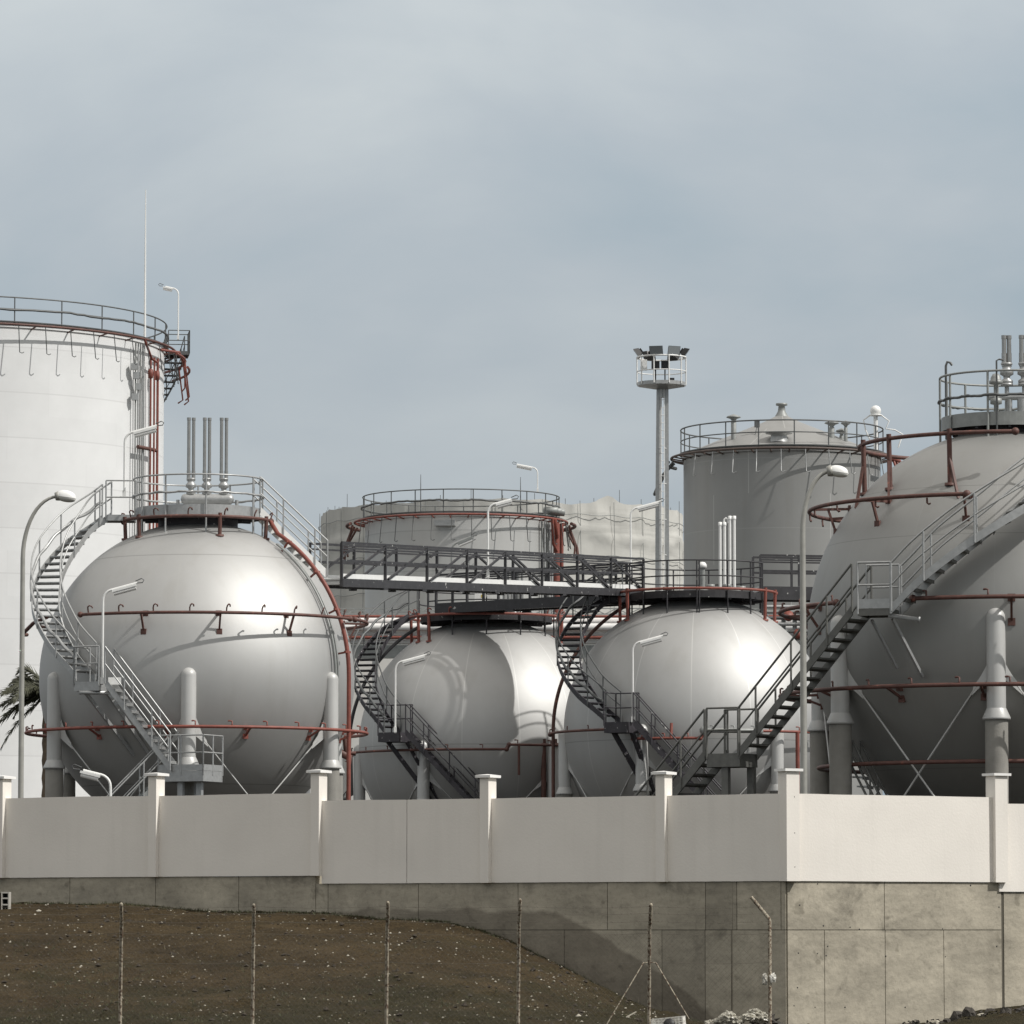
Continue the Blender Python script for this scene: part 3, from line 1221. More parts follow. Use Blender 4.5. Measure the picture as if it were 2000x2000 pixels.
def vent_pair(root, site, c, zb, zt, mname='steel', gap=0.07, r=0.050, valve=True):
    """two slender relief stacks side by side on one valve"""
    mb = MB(site.off)
    for s in (-1, 1):
        x = c + V(s * gap, 0.02 * s, 0)
        mb.tube([x + V(0, 0, zb + 0.12), x + V(0, 0, zt)], r, 10)
        mb.tube([x + V(0, 0, zt - 0.02), x + V(0, 0, zt + 0.10 * 0.6)], r * 1.18, 10)
        mb.tube([x + V(0, 0, zb + 0.12), x + V(0, 0, zb + 0.42)], r * 1.15, 10)
    o = mb.build('relief_stack', M[mname], root)
    if valve:
        mb = MB(site.off)
        mb.lathe([(0.03, -0.62), (0.05, -0.36), (0.05, -0.30), (0.13, -0.27), (0.14, -0.20), (0.07, -0.15), (0.08, -0.10), (0.15, -0.06), (0.15, 0.02), (0.10, 0.07), (0.10, 0.14), (0.13, 0.16), (0.13, 0.20), (0.001, 0.20)], 16, c + V(0, 0, zb))
        mb.build('relief_valve', M['galv'], o)
    return o


def meridian_pipe(root, site, az, standoff, mname, th0, zlow, pr=0.062, clamp=True, turn=None):
    """riser that climbs from the yard and follows the shell up to the crown"""
    rr = RS + standoff
    mb = MB(site.off)
    pts = [pol(az, rr, zlow), pol(az, rr, -0.6)]
    k = 22
    for i in range(k + 1):
        th = R_(th0 * i / k)
        pts.append(pol(az, rr * math.cos(th), rr * math.sin(th)))
    if turn:
        pts.append(turn)
    mb.tube(pts, pr, 8)
    if clamp:
        for i in range(5):
            th = R_(8 + 15 * i)
            if math.degrees(th) > th0:
                break
            c = pol(az, rr * math.cos(th), rr * math.sin(th))
            i_ = pol(az, RS * math.cos(th), RS * math.sin(th))
            t = V(math.cos(R_(az)), math.sin(R_(az)), 0)
            mb.beam(c - t * 0.16, c + t * 0.16, 0.06, 0.06)
            mb.beam(i_, c, 0.05, 0.05)
    return mb.build('riser_pipe', M[mname], root)


# ------------------------------------------------------------------ stairs
def flight(root, off, path, width=0.78, m_str='galv', m_tread='galv', m_rail='galv', rails=(1, 1), rise=0.205, rail_h=0.98, str_h=0.20, lat0=None, post_step=1.25,
           tread_d=0.24, mid=True, rail_ext=(0, 0), cable=None):
    """one run of stairs along path: two stringers, single treads, handrails on posts"""
    pts = smooth_path(path, 64)
    lats = [lat0] * len(pts) if lat0 is not None else laterals(pts)
    if lat0 is None:       # even out the sideways vectors
        for _ in range(2):
            lats = [(lats[max(0, i - 1)] + lats[i] * 2 + lats[min(len(lats) - 1, i + 1)]).normalized() for i in range(len(lats))]
    for s in (-1, 1):
        mb = MB(off)
        mb.ribbon([p + l * (s * width / 2) for p, l in zip(pts, lats)], lats, 0.035, str_h)
        mb.build('stringer', M[m_str], root)
    z0, z1 = pts[0].z, pts[-1].z
    n = max(2, int(round(abs(z1 - z0) / rise)))
    proto = None
    for k in range(1, n):
        zt = z0 + (z1 - z0) * k / n
        for i in range(len(pts) - 1):
            a, b = pts[i].z, pts[i + 1].z
            if (a - zt) * (b - zt) <= 0 and abs(a - b) > 1e-6:
                f = (zt - a) / (b - a)
                p = pts[i].lerp(pts[i + 1], f)
                l = lats[i].lerp(lats[i + 1], f).normalized()
                if proto is None:
                    mb = MB()
                    mb.box((0, 0, 0), (width - 0.04, tread_d, 0.035))
                    mb.box((0, -tread_d / 2 + 0.012, -0.03), (width - 0.04, 0.02, 0.05))
                    o = proto = mb.build('tread', M[m_tread], root)
                else:
                    o = copy_of(proto, root)
                o.location = p + Vector(off)
                o.rotation_euler = (0, 0, math.atan2(l.y, l.x))
                break
    for s, on in zip((-1, 1), rails):
        if not on:
            continue
        mb = MB(off)
        e = [p + l * (s * (width / 2 + 0.03)) for p, l in zip(pts, lats)]
        top = [p + V(0, 0, rail_h) for p in e]
        mb.tube(top, 0.025, 6)
        if mid:
            mb.tube([p + V(0, 0, rail_h * 0.52) for p in e], 0.021, 6)
        acc = 0.35
        last = e[0]
        mb.tube([e[0] + V(0, 0, -0.05), top[0]], 0.027, 6)
        mb.tube([e[-1] + V(0, 0, -0.05), top[-1]], 0.027, 6)
        for p in e:
            acc += (p - last).length
            last = p
            if acc >= post_step:
                acc = 0
                mb.tube([p + V(0, 0, -0.08), p + V(0, 0, rail_h)], 0.026, 6)
        hr = mb.build('handrail', M[m_rail], root)
        if cable and s == cable[0]:
            mb = MB(off)
            q = [p + V(0, 0, rail_h * 0.50 + 0.03 * math.sin(i * 0.9)) for i, p in enumerate(e)]
            mb.tube(q, 0.045, 6)
            mb.build('cable_run', M[cable[1]], hr)


def landing(root, off, c, sx, sy, rz, m_frame='galv', m_rail='galv', toe=0.16, rails='NESW', rail_h=1.0, thick=0.14, legs=None, zg=None, vmid=True, gaps=None):
    """grating platform with kick plates and rails on the named sides (W left, E right, S towards the camera)"""
    rot = Matrix.Rotation(rz, 3, 'Z')
    c = Vector(c)
    mb = MB(off)
    mb.box(c, (sx, sy, 0.03), rot)
    for sgn in (-1, 1):
        mb.box(c + rot @ V(0, sgn * (sy / 2 - 0.02), -thick / 2 - 0.016), (sx, 0.04, thick), rot)
        mb.box(c + rot @ V(sgn * (sx / 2 - 0.02), 0, -thick / 2 - 0.016), (0.04, sy - 0.09, thick), rot)
    o = mb.build('landing', M[m_frame], root)
    cor = {'N': ((-1, 1), (1, 1)), 'S': ((-1, -1), (1, -1)), 'E': ((1, -1), (1, 1)), 'W': ((-1, -1), (-1, 1))}
    mb = MB(off)
    for sd in rails:
        (ax, ay), (bx, by) = cor[sd]
        a = c + rot @ V(ax * sx / 2, ay * sy / 2, 0)
        b = c + rot @ V(bx * sx / 2, by * sy / 2, 0)
        for zz in (rail_h, rail_h * 0.52):
            mb.tube([a + V(0, 0, zz), b + V(0, 0, zz)], 0.024, 6)
        k = max(1, int(round((b - a).length / 0.75)))
        for i in range(k + 1):
            p = a.lerp(b, i / k)
            mb.tube([p + V(0, 0, -0.1), p + V(0, 0, rail_h)], 0.026, 6)
        if toe:
            mb.beam(a + V(0, 0, toe / 2 + 0.02), b + V(0, 0, toe / 2 + 0.02), 0.012, toe)
    mb.build('guard_rail', M[m_rail], o)
    if legs:
        for (lx, ly) in legs:
            mb = MB(off)
            p = c + rot @ V(lx * sx / 2, ly * sy / 2, 0)
            mb.beam(p + V(0, 0, -thick - 0.02), V(p.x, p.y, zg), 0.16, 0.13, lat=rot @ V(1, 0, 0))
            mb.build('support_leg', M[m_frame], o)
    return o


def strut(root, off, a, b, w, mname, name='support_strut'):
    mb = MB(off)
    mb.beam(a, b, w, w)
    return mb.build(name, M[mname], root)


def ring_foot(r):
    return math.sqrt(max(0, RS * RS - r * r)) - 0.02


# shells: same build, paint and weld lines of their own
shell1 = seam_mat('silver_sphere_paint', (0.46, 0.46, 0.45), 0.60, 0.72, S1.H, RS, (14, 0.33, -3.1, 3.35), (3.38, -3.1), (0.46, 0.46, 0.44), (0.27, 0.27, 0.26), soft=0.026)
shell2 = seam_mat('silver_sphere_paint_two', (0.46, 0.46, 0.45), 0.60, 0.72, S2.H, RS, (14, 0.42, -3.1, 3.9), (4.15, -0.1), (0.62, 0.62, 0.60), (0.24, 0.24, 0.225), soft=0.026)
shell3 = seam_mat('silver_sphere_paint_three', (0.46, 0.46, 0.45), 0.60, 0.72, S3.H, RS, (14, 0.10, -3.1, 3.9), (4.15, -0.45), (0.66, 0.66, 0.64), (0.24, 0.24, 0.225), soft=0.026)
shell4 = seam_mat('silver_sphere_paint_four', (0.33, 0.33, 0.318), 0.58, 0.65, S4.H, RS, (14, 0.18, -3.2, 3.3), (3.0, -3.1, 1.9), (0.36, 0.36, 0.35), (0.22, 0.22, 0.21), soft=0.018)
GS = 'spherical gas tanks on legs'


def build_s1():
    root = sphere(S1, 'gas_sphere', 'leftmost silver gas sphere with three pairs of tall relief stacks and galvanised stairs', GS, shell1, 6, -3.0, 0.10, -2.62)
    off = S1.off
    deck(root, S1, 1.80, 4.62, 4.92, 'galv')
    ring_rail(root, S1, 1.86, 4.72, 1.05, 'galv', ((-88, 268),), [-60, -30, 15 - 8, 58, 88, 120, 150, 180, 210, 240], foot=ring_foot, cable='galv', mid=(0.52,))
    ring(root, S1, 1.62, 4.90, 'rust', ((-42, 62), (66, 250)), hook='curl', hstep=12.0, brk=28, brk0=-24)
    ring(root, S1, -1.56, 4.90, 'red', ((-180, 180),), hook='stub', hstep=12.0, brk=30, brk0=19)
    top_ring(root, S1, 4.55, 2.15, 'rust', ((-95, 78),), (-78, -52, 17, 66), hstep=28)
    meridian_pipe(root, S1, 62, 0.34, 'red', 58, -S1.H, turn=pol(72, 2.2, 4.5))
    meridian_pipe(root, S1, 57.5, 0.12, 'grey_paint', 55, -S1.H, pr=0.035, clamp=False)
    meridian_pipe(root, S1, 59.2, 0.12, 'grey_paint', 55, -S1.H, pr=0.03, clamp=False)
    for px in (373, 404, 437):
        c = S1.L(px, 945, 0.0)
        c.z = 0
        vent_pair(root, S1, c, 5.62, 7.52)
    mb = MB(off)
    a = S1.L(354, 975, 0)
    b = S1.L(456, 975, 0)
    zc = (a.z + b.z) / 2
    ax = Matrix.Rotation(R_(90), 3, 'Y')
    hl = (b.x - a.x) / 2
    mb.lathe([(0.001, -hl - 0.02), (0.10, -hl + 0.01), (0.15, -hl + 0.07), (0.155, -hl + 0.15), (0.155, hl - 0.15), (0.15, hl - 0.07), (0.10, hl - 0.01), (0.001, hl + 0.02)], 24, V((a.x + b.x) / 2, 0, zc), axis=ax)
    for x in (-0.5, -0.1, 0.35):
        mb.tube([V((a.x + b.x) / 2 + x, 0, zc), V((a.x + b.x) / 2 + x, 0, 4.65)], 0.06, 10)
    for x in (-0.85, 0.85):
        mb.tube([V((a.x + b.x) / 2 + x, 0.1, 4.65), V((a.x + b.x) / 2 + x, 0.1, 5.2)], 0.05, 8)
    mb.build('manifold_drum', M['galv'], root)
    # hose reel side bracket seen left under the stair
    mb = MB(off)
    mb.tube([pol(-60, 4.9, 1.62), pol(-70, 4.95, 1.5), pol(-80, 5.0, 1.3), pol(-86, 5.05, 1.25), pol(-92, 4.9, 1.28)], 0.055, 8)
    mb.build('hydrant_branch', M['rust'], root)
    return root


def build_s1_stairs():
    off = S1.off
    zg = -S1.H
    st = thing('staircase', 'pale galvanised stair winding up the left side of the leftmost gas sphere', 'staircase', S1.base, S1.rz, 'stairs on the gas spheres')
    la = (-0.17, -5.05, -2.83)
    landing(st, off, la, 1.40, 1.15, R_(-28), 'galv', 'galv', toe=0.17, rails='SE', thick=0.26, legs=((-0.2, -0.5), (0.2, 0.3), (0.55, -0.3)), zg=zg)
    lb = S1.L(184, 1334, -4.35)
    landing(st, off, lb, 0.80, 0.85, R_(-30), 'galv', 'galv', toe=0, rails='SW', thick=0.22)
    up0 = V(lb.x + 0.42, lb.y - 0.25, lb.z)
    lo0 = V(-0.62, -5.15, -2.75)
    flight(st, off, [up0, lo0], 0.72, rails=(1, 1), str_h=0.24)
    cyl = [(-38.5, 1.10, -0.035), (-50, 1.10, 0.16), (-62, 1.07, 0.40), (-74, 0.96, 0.64), (-85, 0.78, 0.87), (-91, 0.58, 1.035)]
    path = [pol(a, r * RS, z * RS) for a, r, z in cyl]
    flight(st, off, path, 0.76, rails=(1, 1), str_h=0.20, cable=(1, 'galv'))
    landing(st, off, V(-2.22, 0.0, 4.70), 0.85, 0.85, 0, 'galv', 'galv', toe=0, rails='S')
    # lower flight behind the landing, running down to the yard
    flight(st, off, [V(-0.85, -4.78, -2.85), V(-4.4, -5.3, zg)], 0.75, 'grey_paint', 'grey_paint', 'galv')
    # brackets under the upper landing
    lo = V(lb.x, lb.y, lb.z - 0.25)
    strut(st, off, lo + V(-0.25, 0.0, 0), pol(-27, RS * 0.86, -RS * 0.51), 0.09, 'galv')
    strut(st, off, lo + V(0.35, -0.15, 0), pol(-20, RS * 0.86, -RS * 0.51), 0.09, 'galv')
    mb = MB(off)
    ax = Matrix.Rotation(R_(90), 3, 'Y')
    mb.lathe([(0.001, -0.42), (0.055, -0.42), (0.055, 0.42), (0.001, 0.42)], 12, lo + V(0.02, -0.4, -0.04), axis=ax)
    mb.build('pivot_tube', M['galv'], st)
    mb = MB(off)
    q = S1.L(224, 1330, -4.6)
    mb.box(q, (0.36, 0.02, 0.20))
    mb.build('kick_plate', M['white_metal'], st)
    # flight from the crown down to the walkway
    s2 = thing('staircase', 'white straight stair from the crown of the leftmost sphere down to the walkway', 'staircase', S1.base, S1.rz, 'stairs on the gas spheres')
    e = S1.L(633, 1128, 0.45)
    flight(s2, off, [V(1.70, 0.05, 4.86), V(e.x, e.y, e.z + 0.06)], 0.80, 'white_metal', 'galv', 'galv', str_h=0.26)


def build_s2():
    root = sphere(S2, 'gas_sphere', 'smaller-looking silver gas sphere behind the dark low walkway, crossed by a dark shadow band', GS, shell2, 6, -29.0, 0.05, -2.2)
    deck(root, S2, 2.35, 4.36, 4.62, 'dark2')
    ring_rail(root, S2, 2.4, 4.5, 1.08, 'dark2', ((0 - 60, 280 - 10),), list(range(-60, 271, 30)), foot=ring_foot)
    top_ring(root, S2, 4.55, 2.74, 'red', ((-180, 180),), (-62, -48, 70, 100, -100), hstep=20)
    ring(root, S2, -0.30, 5.0, 'rust', ((-75, 8), (-180, -95)), hook='stub', hstep=14, brk=0)
    ring(root, S2, -0.14, 5.0, 'rust', ((9, 105),), hook='stub', hstep=14, brk=0)
    off = S2.off
    mb = MB(off)
    a, b = pol(8, 5.0, -0.30), pol(9, 5.0, -0.14)
    mb.tube([a, b], 0.07, 8)
    p = pol(13, 5.0, -0.14)
    mb.tube([p, p + V(0, 0, -1.05)], 0.045, 8)
    for px in (1062, 1085):
        c = S2.L(px, 1460, -4.0)
        mb.tube([V(c.x, c.y, c.z + 0.3), V(c.x, c.y, -S2.H)], 0.09 if px < 1070 else 0.06, 8)
        mb.lathe([(0.001, 0.05), (0.14, 0.05), (0.14, -0.05), (0.001, -0.05)], 10, V(c.x, c.y, c.z + 0.1))
    mb.build('drain_pipe', M['rust'], root)
    meridian_pipe(root, S2, -88, 0.34, 'dark2', 60, -S2.H, clamp=False)
    for x in (0.70, 0.98, 1.2):
        vent_pair(root, S2, V(x, 0.5, 0), 5.0, 6.35, 'steel', gap=0.07, r=0.05, valve=True)
    mb = MB(off)
    for x, y in ((-1.2, -0.6), (-0.4, 0.5), (0.1, -0.9), (1.5, -0.3), (0.35, 0.2)):
        mb = MB(off)
        h = random.uniform(0.35, 0.75)
        mb.tube([V(x, y, 4.4), V(x, y, 4.5 + h)], 0.06, 8)
        mb.lathe([(0.001, 0.06), (0.15, 0.06), (0.15, -0.06), (0.001, -0.06)], 12, V(x, y, 4.45 + h))
        mb.lathe([(0.001, 0.05), (0.12, 0.05), (0.12, -0.05), (0.001, -0.05)], 12, V(x, y, 4.62))
        mb.build('valve', M['grey_paint'], root)
    mb = MB(off)
    mb.tube([V(-1.2, -0.6, 4.9), V(-0.4, 0.5, 4.95), V(0.35, 0.2, 4.9)], 0.05, 8)
    mb.build('header_pipe', M['grey_paint'], root)
    mb = MB(off)
    q = S2.L(938, 1171, -0.4)
    mb.box(q, (0.40, 0.03, 0.42))
    sg = mb.build('notice_board', M['white_metal'], root)
    mb = MB(off)
    mb.box(q + V(0.10, -0.019, 0.12), (0.14, 0.006, 0.10))
    mb.build('warning_patch', mat('yellow_patch', (0.5, 0.38, 0.05), 0.6), sg)
    mb = MB(off)
    mb.ball(S2.L(956, 1152, 0.2), 0.16, 14, 0.8)
    mb.build('white_dome', M['white_metal'], root)


def build_s2_stairs():
    off = S2.off
    st = thing('staircase', 'dark painted stair winding up the left of the middle sphere with the shadow band', 'staircase', S2.base, S2.rz, 'stairs on the gas spheres')
    lb = S2.L(772, 1432, -4.1)
    landing(st, off, lb, 0.85, 0.9, R_(-30), 'dark', 'dark', toe=0, rails='NW', thick=0.30)
    flight(st, off, [V(lb.x + 0.45, lb.y - 0.3, lb.z), V(3.0, -5.5, -S2.H)], 0.78, 'dark', 'dark', 'dark', str_h=0.24)
    cyl = [(-41.5, 1.09, 0.075), (-53, 1.10, 0.30), (-66, 1.04, 0.52), (-78, 0.91, 0.74), (-88, 0.75, 0.93), (-95, 0.58, 1.03)]
    flight(st, off, [pol(a, r * RS, z * RS) for a, r, z in cyl], 0.76, 'dark', 'dark', 'rail_dark', cable=(1, 'rail_dark'))
    lo = V(lb.x, lb.y, lb.z - 0.3)
    strut(st, off, lo + V(-0.25, 0, 0), pol(-22, RS * 0.80, -RS * 0.60), 0.13, 'dark')
    strut(st, off, lo + V(0.4, -0.2, 0), pol(-21, RS * 0.82, -RS * 0.58), 0.10, 'dark')


def build_s3():
    root = sphere(S3, 'gas_sphere', 'silver gas sphere behind the two crossing stairs, right of the middle', GS, shell3, 6, -24.0, 0.05, -2.15)
    off = S3.off
    deck(root, S3, 2.32, 4.38, 4.62, 'dark2')
    ring_rail(root, S3, 2.36, 4.55, 1.08, 'dark2', ((-75, 70), (112, 250)), [-75, -50, -25, 0, 2, 26, 50, 70, 112, 140, 170, 200, 230, 250], foot=ring_foot)
    top_ring(root, S3, 4.66, 2.67, 'red', ((-92, 92),), (-80, -62, 84, 60), hstep=0)
    ring(root, S3, -0.12, 5.0, 'rust', ((-92, -26),), hook='stub', hstep=14, brk=0)
    ring(root, S3, -0.45, 5.0, 'red', ((-25, 1),), hook='stub', hstep=9, brk=0)
    ring(root, S3, -0.20, 5.0, 'grey_paint', ((2.5, 24),), hook='stub', hstep=8, brk=0, pr=0.08)
    ring(root, S3, -0.20, 5.0, 'red', ((25, 92),), hook='stub', hstep=14, brk=0)
    mb = MB(off)
    mb.tube([pol(1, 5.0, -0.45), pol(1.9, 5.0, -0.36), pol(2.3, 5.0, -0.2)], 0.07, 8)
    mb.tube([pol(-10, 5.0, -0.45), pol(-10, 4.9, 0.05)], 0.05, 8)
    c = pol(41, 5.05, -0.2)
    mb.tube([c, V(c.x, c.y, -S3.H)], 0.07, 8)
    mb.build('drain_pipe', M['red'], root)
    meridian_pipe(root, S3, -90, 0.36, 'rust', 62, -S3.H, clamp=False)
    # pale slender vents in two pairs with looped tops
    for px, yt in ((1411, 1022), (1430, 1010)):
        c = S3.L(px, 1100, 0.4)
        zt = S3.L(px, yt, 0.4).z
        c.z = 0
        mb = MB(off)
        for s in (-0.075, 0.075):
            mb.tube([c + V(s, 0, 4.6), c + V(s, 0, zt)], 0.05, 8)
            mb.lathe([(0.001, 0.05), (0.065, 0.04), (0.065, -0.08)], 10, c + V(s, 0, zt))
        mb.tube([c + V(-0.075, 0, 4.75), c + V(-0.2, 0, 4.7), c + V(-0.22, 0, 4.9)], 0.05, 8)
        mb.build('relief_stack', M['white_metal'], root)
    mb = MB(off)
    c = S3.L(1418, 1016, 0.4)
    mb.tube([c + V(-0.08, 0, -0.1), c + V(-0.06, 0, 0.02), c + V(0.0, 0, 0.07), c + V(0.06, 0, 0.02), c + V(0.08, 0, -0.1)], 0.035, 8)
    mb.build('vent_loop', M['white_metal'], root)
    mb = MB(off)
    c = S3.L(1372, 1107, -0.2)
    mb.lathe([(0.001, 0.17), (0.09, 0.15), (0.145, 0.07), (0.15, -0.04), (0.001, -0.04)], 16, c)
    dm = mb.build('white_dome', M['white_metal'], root)
    mb = MB(off)
    mb.tube([V(c.x, c.y, 4.45), V(c.x, c.y, c.z - 0.02)], 0.09, 10)
    mb.lathe([(0.001, 0.07), (0.2, 0.07), (0.2, -0.07), (0.001, -0.07)], 12, V(c.x, c.y, 4.7))
    mb.build('dome_stand', M['grey_paint'], dm)
    for x, y in ((-1.0, 0.2), (0.45, -0.8), (1.0, -0.9), (1.5, 0.1)):
        mb = MB(off)
        mb.tube([V(x, y, 4.4), V(x, y, 4.9)], 0.07, 8)
        mb.lathe([(0.001, 0.06), (0.16, 0.06), (0.16, -0.06), (0.001, -0.06)], 12, V(x, y, 4.85))
        mb.build('valve', M['grey_paint'], root)
    mb = MB(off)
    mb.tube([V(0.45, -0.8, 4.75), V(1.0, -0.9, 4.75), V(1.5, 0.1, 4.75)], 0.06, 8)
    mb.build('header_pipe', M['grey_paint'], root)


def build_s3_stairs():
    off = S3.off
    st = thing('staircase', 'dark painted stair winding up the left of the sphere right of the middle', 'staircase', S3.base, S3.rz, 'stairs on the gas spheres')
    lb = S3.L(1214, 1412, -4.55)
    landing(st, off, lb, 0.85, 0.9, R_(-25), 'dark', 'dark', toe=0, rails='NW', thick=0.32)
    flight(st, off, [V(lb.x + 0.45, lb.y - 0.25, lb.z), V(3.45, -5.55, -S3.H)], 0.78, 'dark', 'dark', 'dark', str_h=0.24)
    cyl = [(-33.5, 1.11, 0.035), (-46, 1.12, 0.22), (-60, 1.08, 0.44), (-72, 0.99, 0.66), (-84, 0.82, 0.88), (-93, 0.60, 1.03)]
    flight(st, off, [pol(a, r * RS, z * RS) for a, r, z in cyl], 0.76, 'dark', 'dark', 'rail_dark', cable=(1, 'rail_dark'))
    lo = V(lb.x, lb.y, lb.z - 0.32)
    strut(st, off, lo + V(-0.25, 0, 0), pol(-22, RS * 0.80, -RS * 0.60), 0.13, 'dark')
    strut(st, off, lo + V(0.35, -0.2, 0), pol(-20, RS * 0.80, -RS * 0.60), 0.13, 'dark')
    # short upper platform where the stair meets the deck and the walkways
    landing(st, off, V(-2.75, 0.1, 4.5), 0.95, 1.0, 0, 'dark', 'dark', toe=0, rails='N')


def build_s4():
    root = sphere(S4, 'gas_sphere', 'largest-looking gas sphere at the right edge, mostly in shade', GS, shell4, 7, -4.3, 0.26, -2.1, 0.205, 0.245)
    off = S4.off
    deck(root, S4, 1.52, 4.50, 4.80, 'grey_paint')
    ring_rail(root, S4, 1.55, 4.58, 1.12, 'grey_paint', ((-180, 180),), [-90, -58, -18, 20, 60, 95, 130, 160, 190, 220, 245], foot=ring_foot, cable='rail_dark')
    top_ring(root, S4, 4.16, 3.36, 'rust', ((-150, 2),), (-75, -52, -23), hstep=0)
    for a in (-75, -52, -23):
        strut(root, off, pol(a, 3.36, 3.70), pol(a + 5, 3.62, 2.70), 0.055, 'rust', 'ring_brace')
    ring(root, S4, 2.72, 4.48, 'rust', ((-138, -12),), hook='down', hstep=17, brk=33, brk0=-50 - 0, brk_span=(-130, 0))
    ring(root, S4, 0.46, 5.15, 'rust', ((-140, -47), (-24, 60)), hook='stub', hstep=15, brk=34, brk0=-14, brk_span=(-140, 80))
    ring(root, S4, -1.40, 5.15, 'rust', ((-140, 60),), hook='stub', hstep=12, brk=26, brk0=-12, brk_span=(-140, 80))
    ring(root, S4, -3.0, 4.3, 'rust', ((-140, 60),), hook=None, hstep=0, brk=0)
    for px in (1966, 2000):
        c = S4.L(px, 700, 0.0)
        c.z = 0
        vent_pair(root, S4, c, 5.84, 6.60, gap=0.056, r=0.052)
    for px in (1966, 2000):
        c = S4.L(px, 700, 0.0)
        mb = MB(off)
        mb.tube([V(c.x, c.y, 4.6), V(c.x, c.y, 5.7)], 0.05, 8)
        mb.lathe([(0.001, 0.03), (0.14, 0.03), (0.14, -0.03), (0.001, -0.03)], 12, V(c.x, c.y, 5.55))
        mb.build('vent_neck', M['galv'], root)
    c = S4.L(1945, 742, -0.3)
    mb = MB(off)
    mb.lathe([(0.001, 0.15), (0.07, 0.13), (0.115, 0.05), (0.12, -0.01), (0.15, -0.02), (0.15, -0.09), (0.05, -0.11), (0.05, -0.40), (0.13, -0.42), (0.13, -0.54), (0.05, -0.56), (0.05, -0.75), (0.001, -0.75)], 18, c)
    mb.build('beacon', M['grey_paint'], root)
    mb = MB(off)
    for x in (0.28, 0.0):
        mb.tube([V(x, -0.2, 4.6), V(x, -0.2, 5.2)], 0.12 if x else 0.06, 10)
    mb.tube([V(-0.5, -0.2, 5.25), V(0.4, -0.2, 5.25)], 0.07, 8)
    mb.build('manifold', M['galv'], root)
    # lone tall hooked pole at the deck edge
    mb = MB(off)
    p = S4.L(1848, 800, -0.35)
    mb.tube([V(p.x, p.y, 4.3), V(p.x, p.y, 5.95), V(p.x + 0.03, p.y, 6.04), V(p.x + 0.10, p.y, 6.02), V(p.x + 0.14, p.y, 5.96)], 0.028, 8)
    p = S4.L(1947, 800, -1.5)
    mb.tube([V(p.x, p.y, 4.0), V(p.x, p.y, 5.92), V(p.x + 0.06, p.y, 5.95), V(p.x + 0.16, p.y, 5.93)], 0.02, 8)
    mb.build('sample_pipe', M['rail_dark'], root)


def build_s4_stairs():
    off = S4.off
    zg = -S4.H
    st = thing('staircase', 'grey zigzag stair with two landings in front of the right-hand sphere', 'staircase', S4.base, S4.rz, 'stairs on the gas spheres')
    lb = S4.L(1716, 1192, -4.55)
    landing(st, off, lb, 0.72, 0.80, R_(-12), 'stair_grey', 'galv', toe=0.2, rails='SN', thick=0.12)
    cyl = [(-31.0, 1.12, lb.z / RS), (-18, 1.12, 0.235), (-2, 1.08, 0.46), (14, 0.99, 0.66), (30, 0.85, 0.84), (46, 0.66, 0.99), (58, 0.47, 1.055)]
    path = [V(lb.x + 0.38, lb.y - 0.08, lb.z)] + [pol(a, r * RS, z * RS) for a, r, z in cyl[1:]]
    flight(st, off, path, 0.78, 'galv', 'stair_grey', 'galv', str_h=0.20, rise=0.21)
    l2 = S4.L(1430, 1474, -2.9)
    landing(st, off, l2, 0.80, 0.85, R_(-24), 'stair_grey', 'stair_grey', toe=0, rails='SN', thick=0.26, legs=((0.0, -0.7), (0.85, 0.6)), zg=zg)
    flight(st, off, [V(lb.x - 0.36, lb.y + 0.05, lb.z), V(l2.x + 0.36, l2.y - 0.22, l2.z)], 0.76, 'stair_grey', 'stair_grey', 'stair_grey', str_h=0.22)
    e = l2 + V(-0.36, 0.18, 0)
    k = (zg - e.z)
    flight(st, off, [e, V(e.x + k * 0.86, e.y - k * 0.58, zg)], 0.76, 'stair_grey', 'stair_grey', 'stair_grey', str_h=0.24)
    lo = V(lb.x, lb.y, lb.z - 0.2)
    strut(st, off, lo + V(0.3, -0.25, 0), S4.L(1802, 1322, -4.05), 0.06, 'galv')
    strut(st, off, lo + V(-0.15, 0.1, 0), S4.L(1752, 1305, -3.9), 0.05, 'galv')
    mb = MB(off)
    q = S4.L(1766, 1206, -4.95)
    ax = Matrix.Rotation(R_(8), 3, 'Y') @ Matrix.Rotation(R_(90), 3, 'Y')
    mb.lathe([(0.001, -0.34), (0.05, -0.34), (0.05, 0.30), (0.065, 0.30), (0.065, 0.34), (0.001, 0.34)], 12, q, axis=ax)
    mb.build('pivot_tube', M['galv'], st)
    # little ladder stair between the legs
    ls = thing('ladder_stair', 'small dark stair with pale treads between the legs of the right-hand sphere', 'ladder stair', S4.base, S4.rz)
    a = S4.L(1672, 1500, -2.2)
    b = S4.L(1716, 1575, -2.6)
    flight(ls, off, [a, V(b.x + 0.9, b.y, zg)], 0.5, 'stair_grey', 'galv', 'stair_grey', str_h=0.1, rise=0.2, rail_h=0.6)


build_s1()
build_s1_stairs()
build_s2()
build_s2_stairs()
build_s3()
build_s3_stairs()
build_s4()
build_s4_stairs()


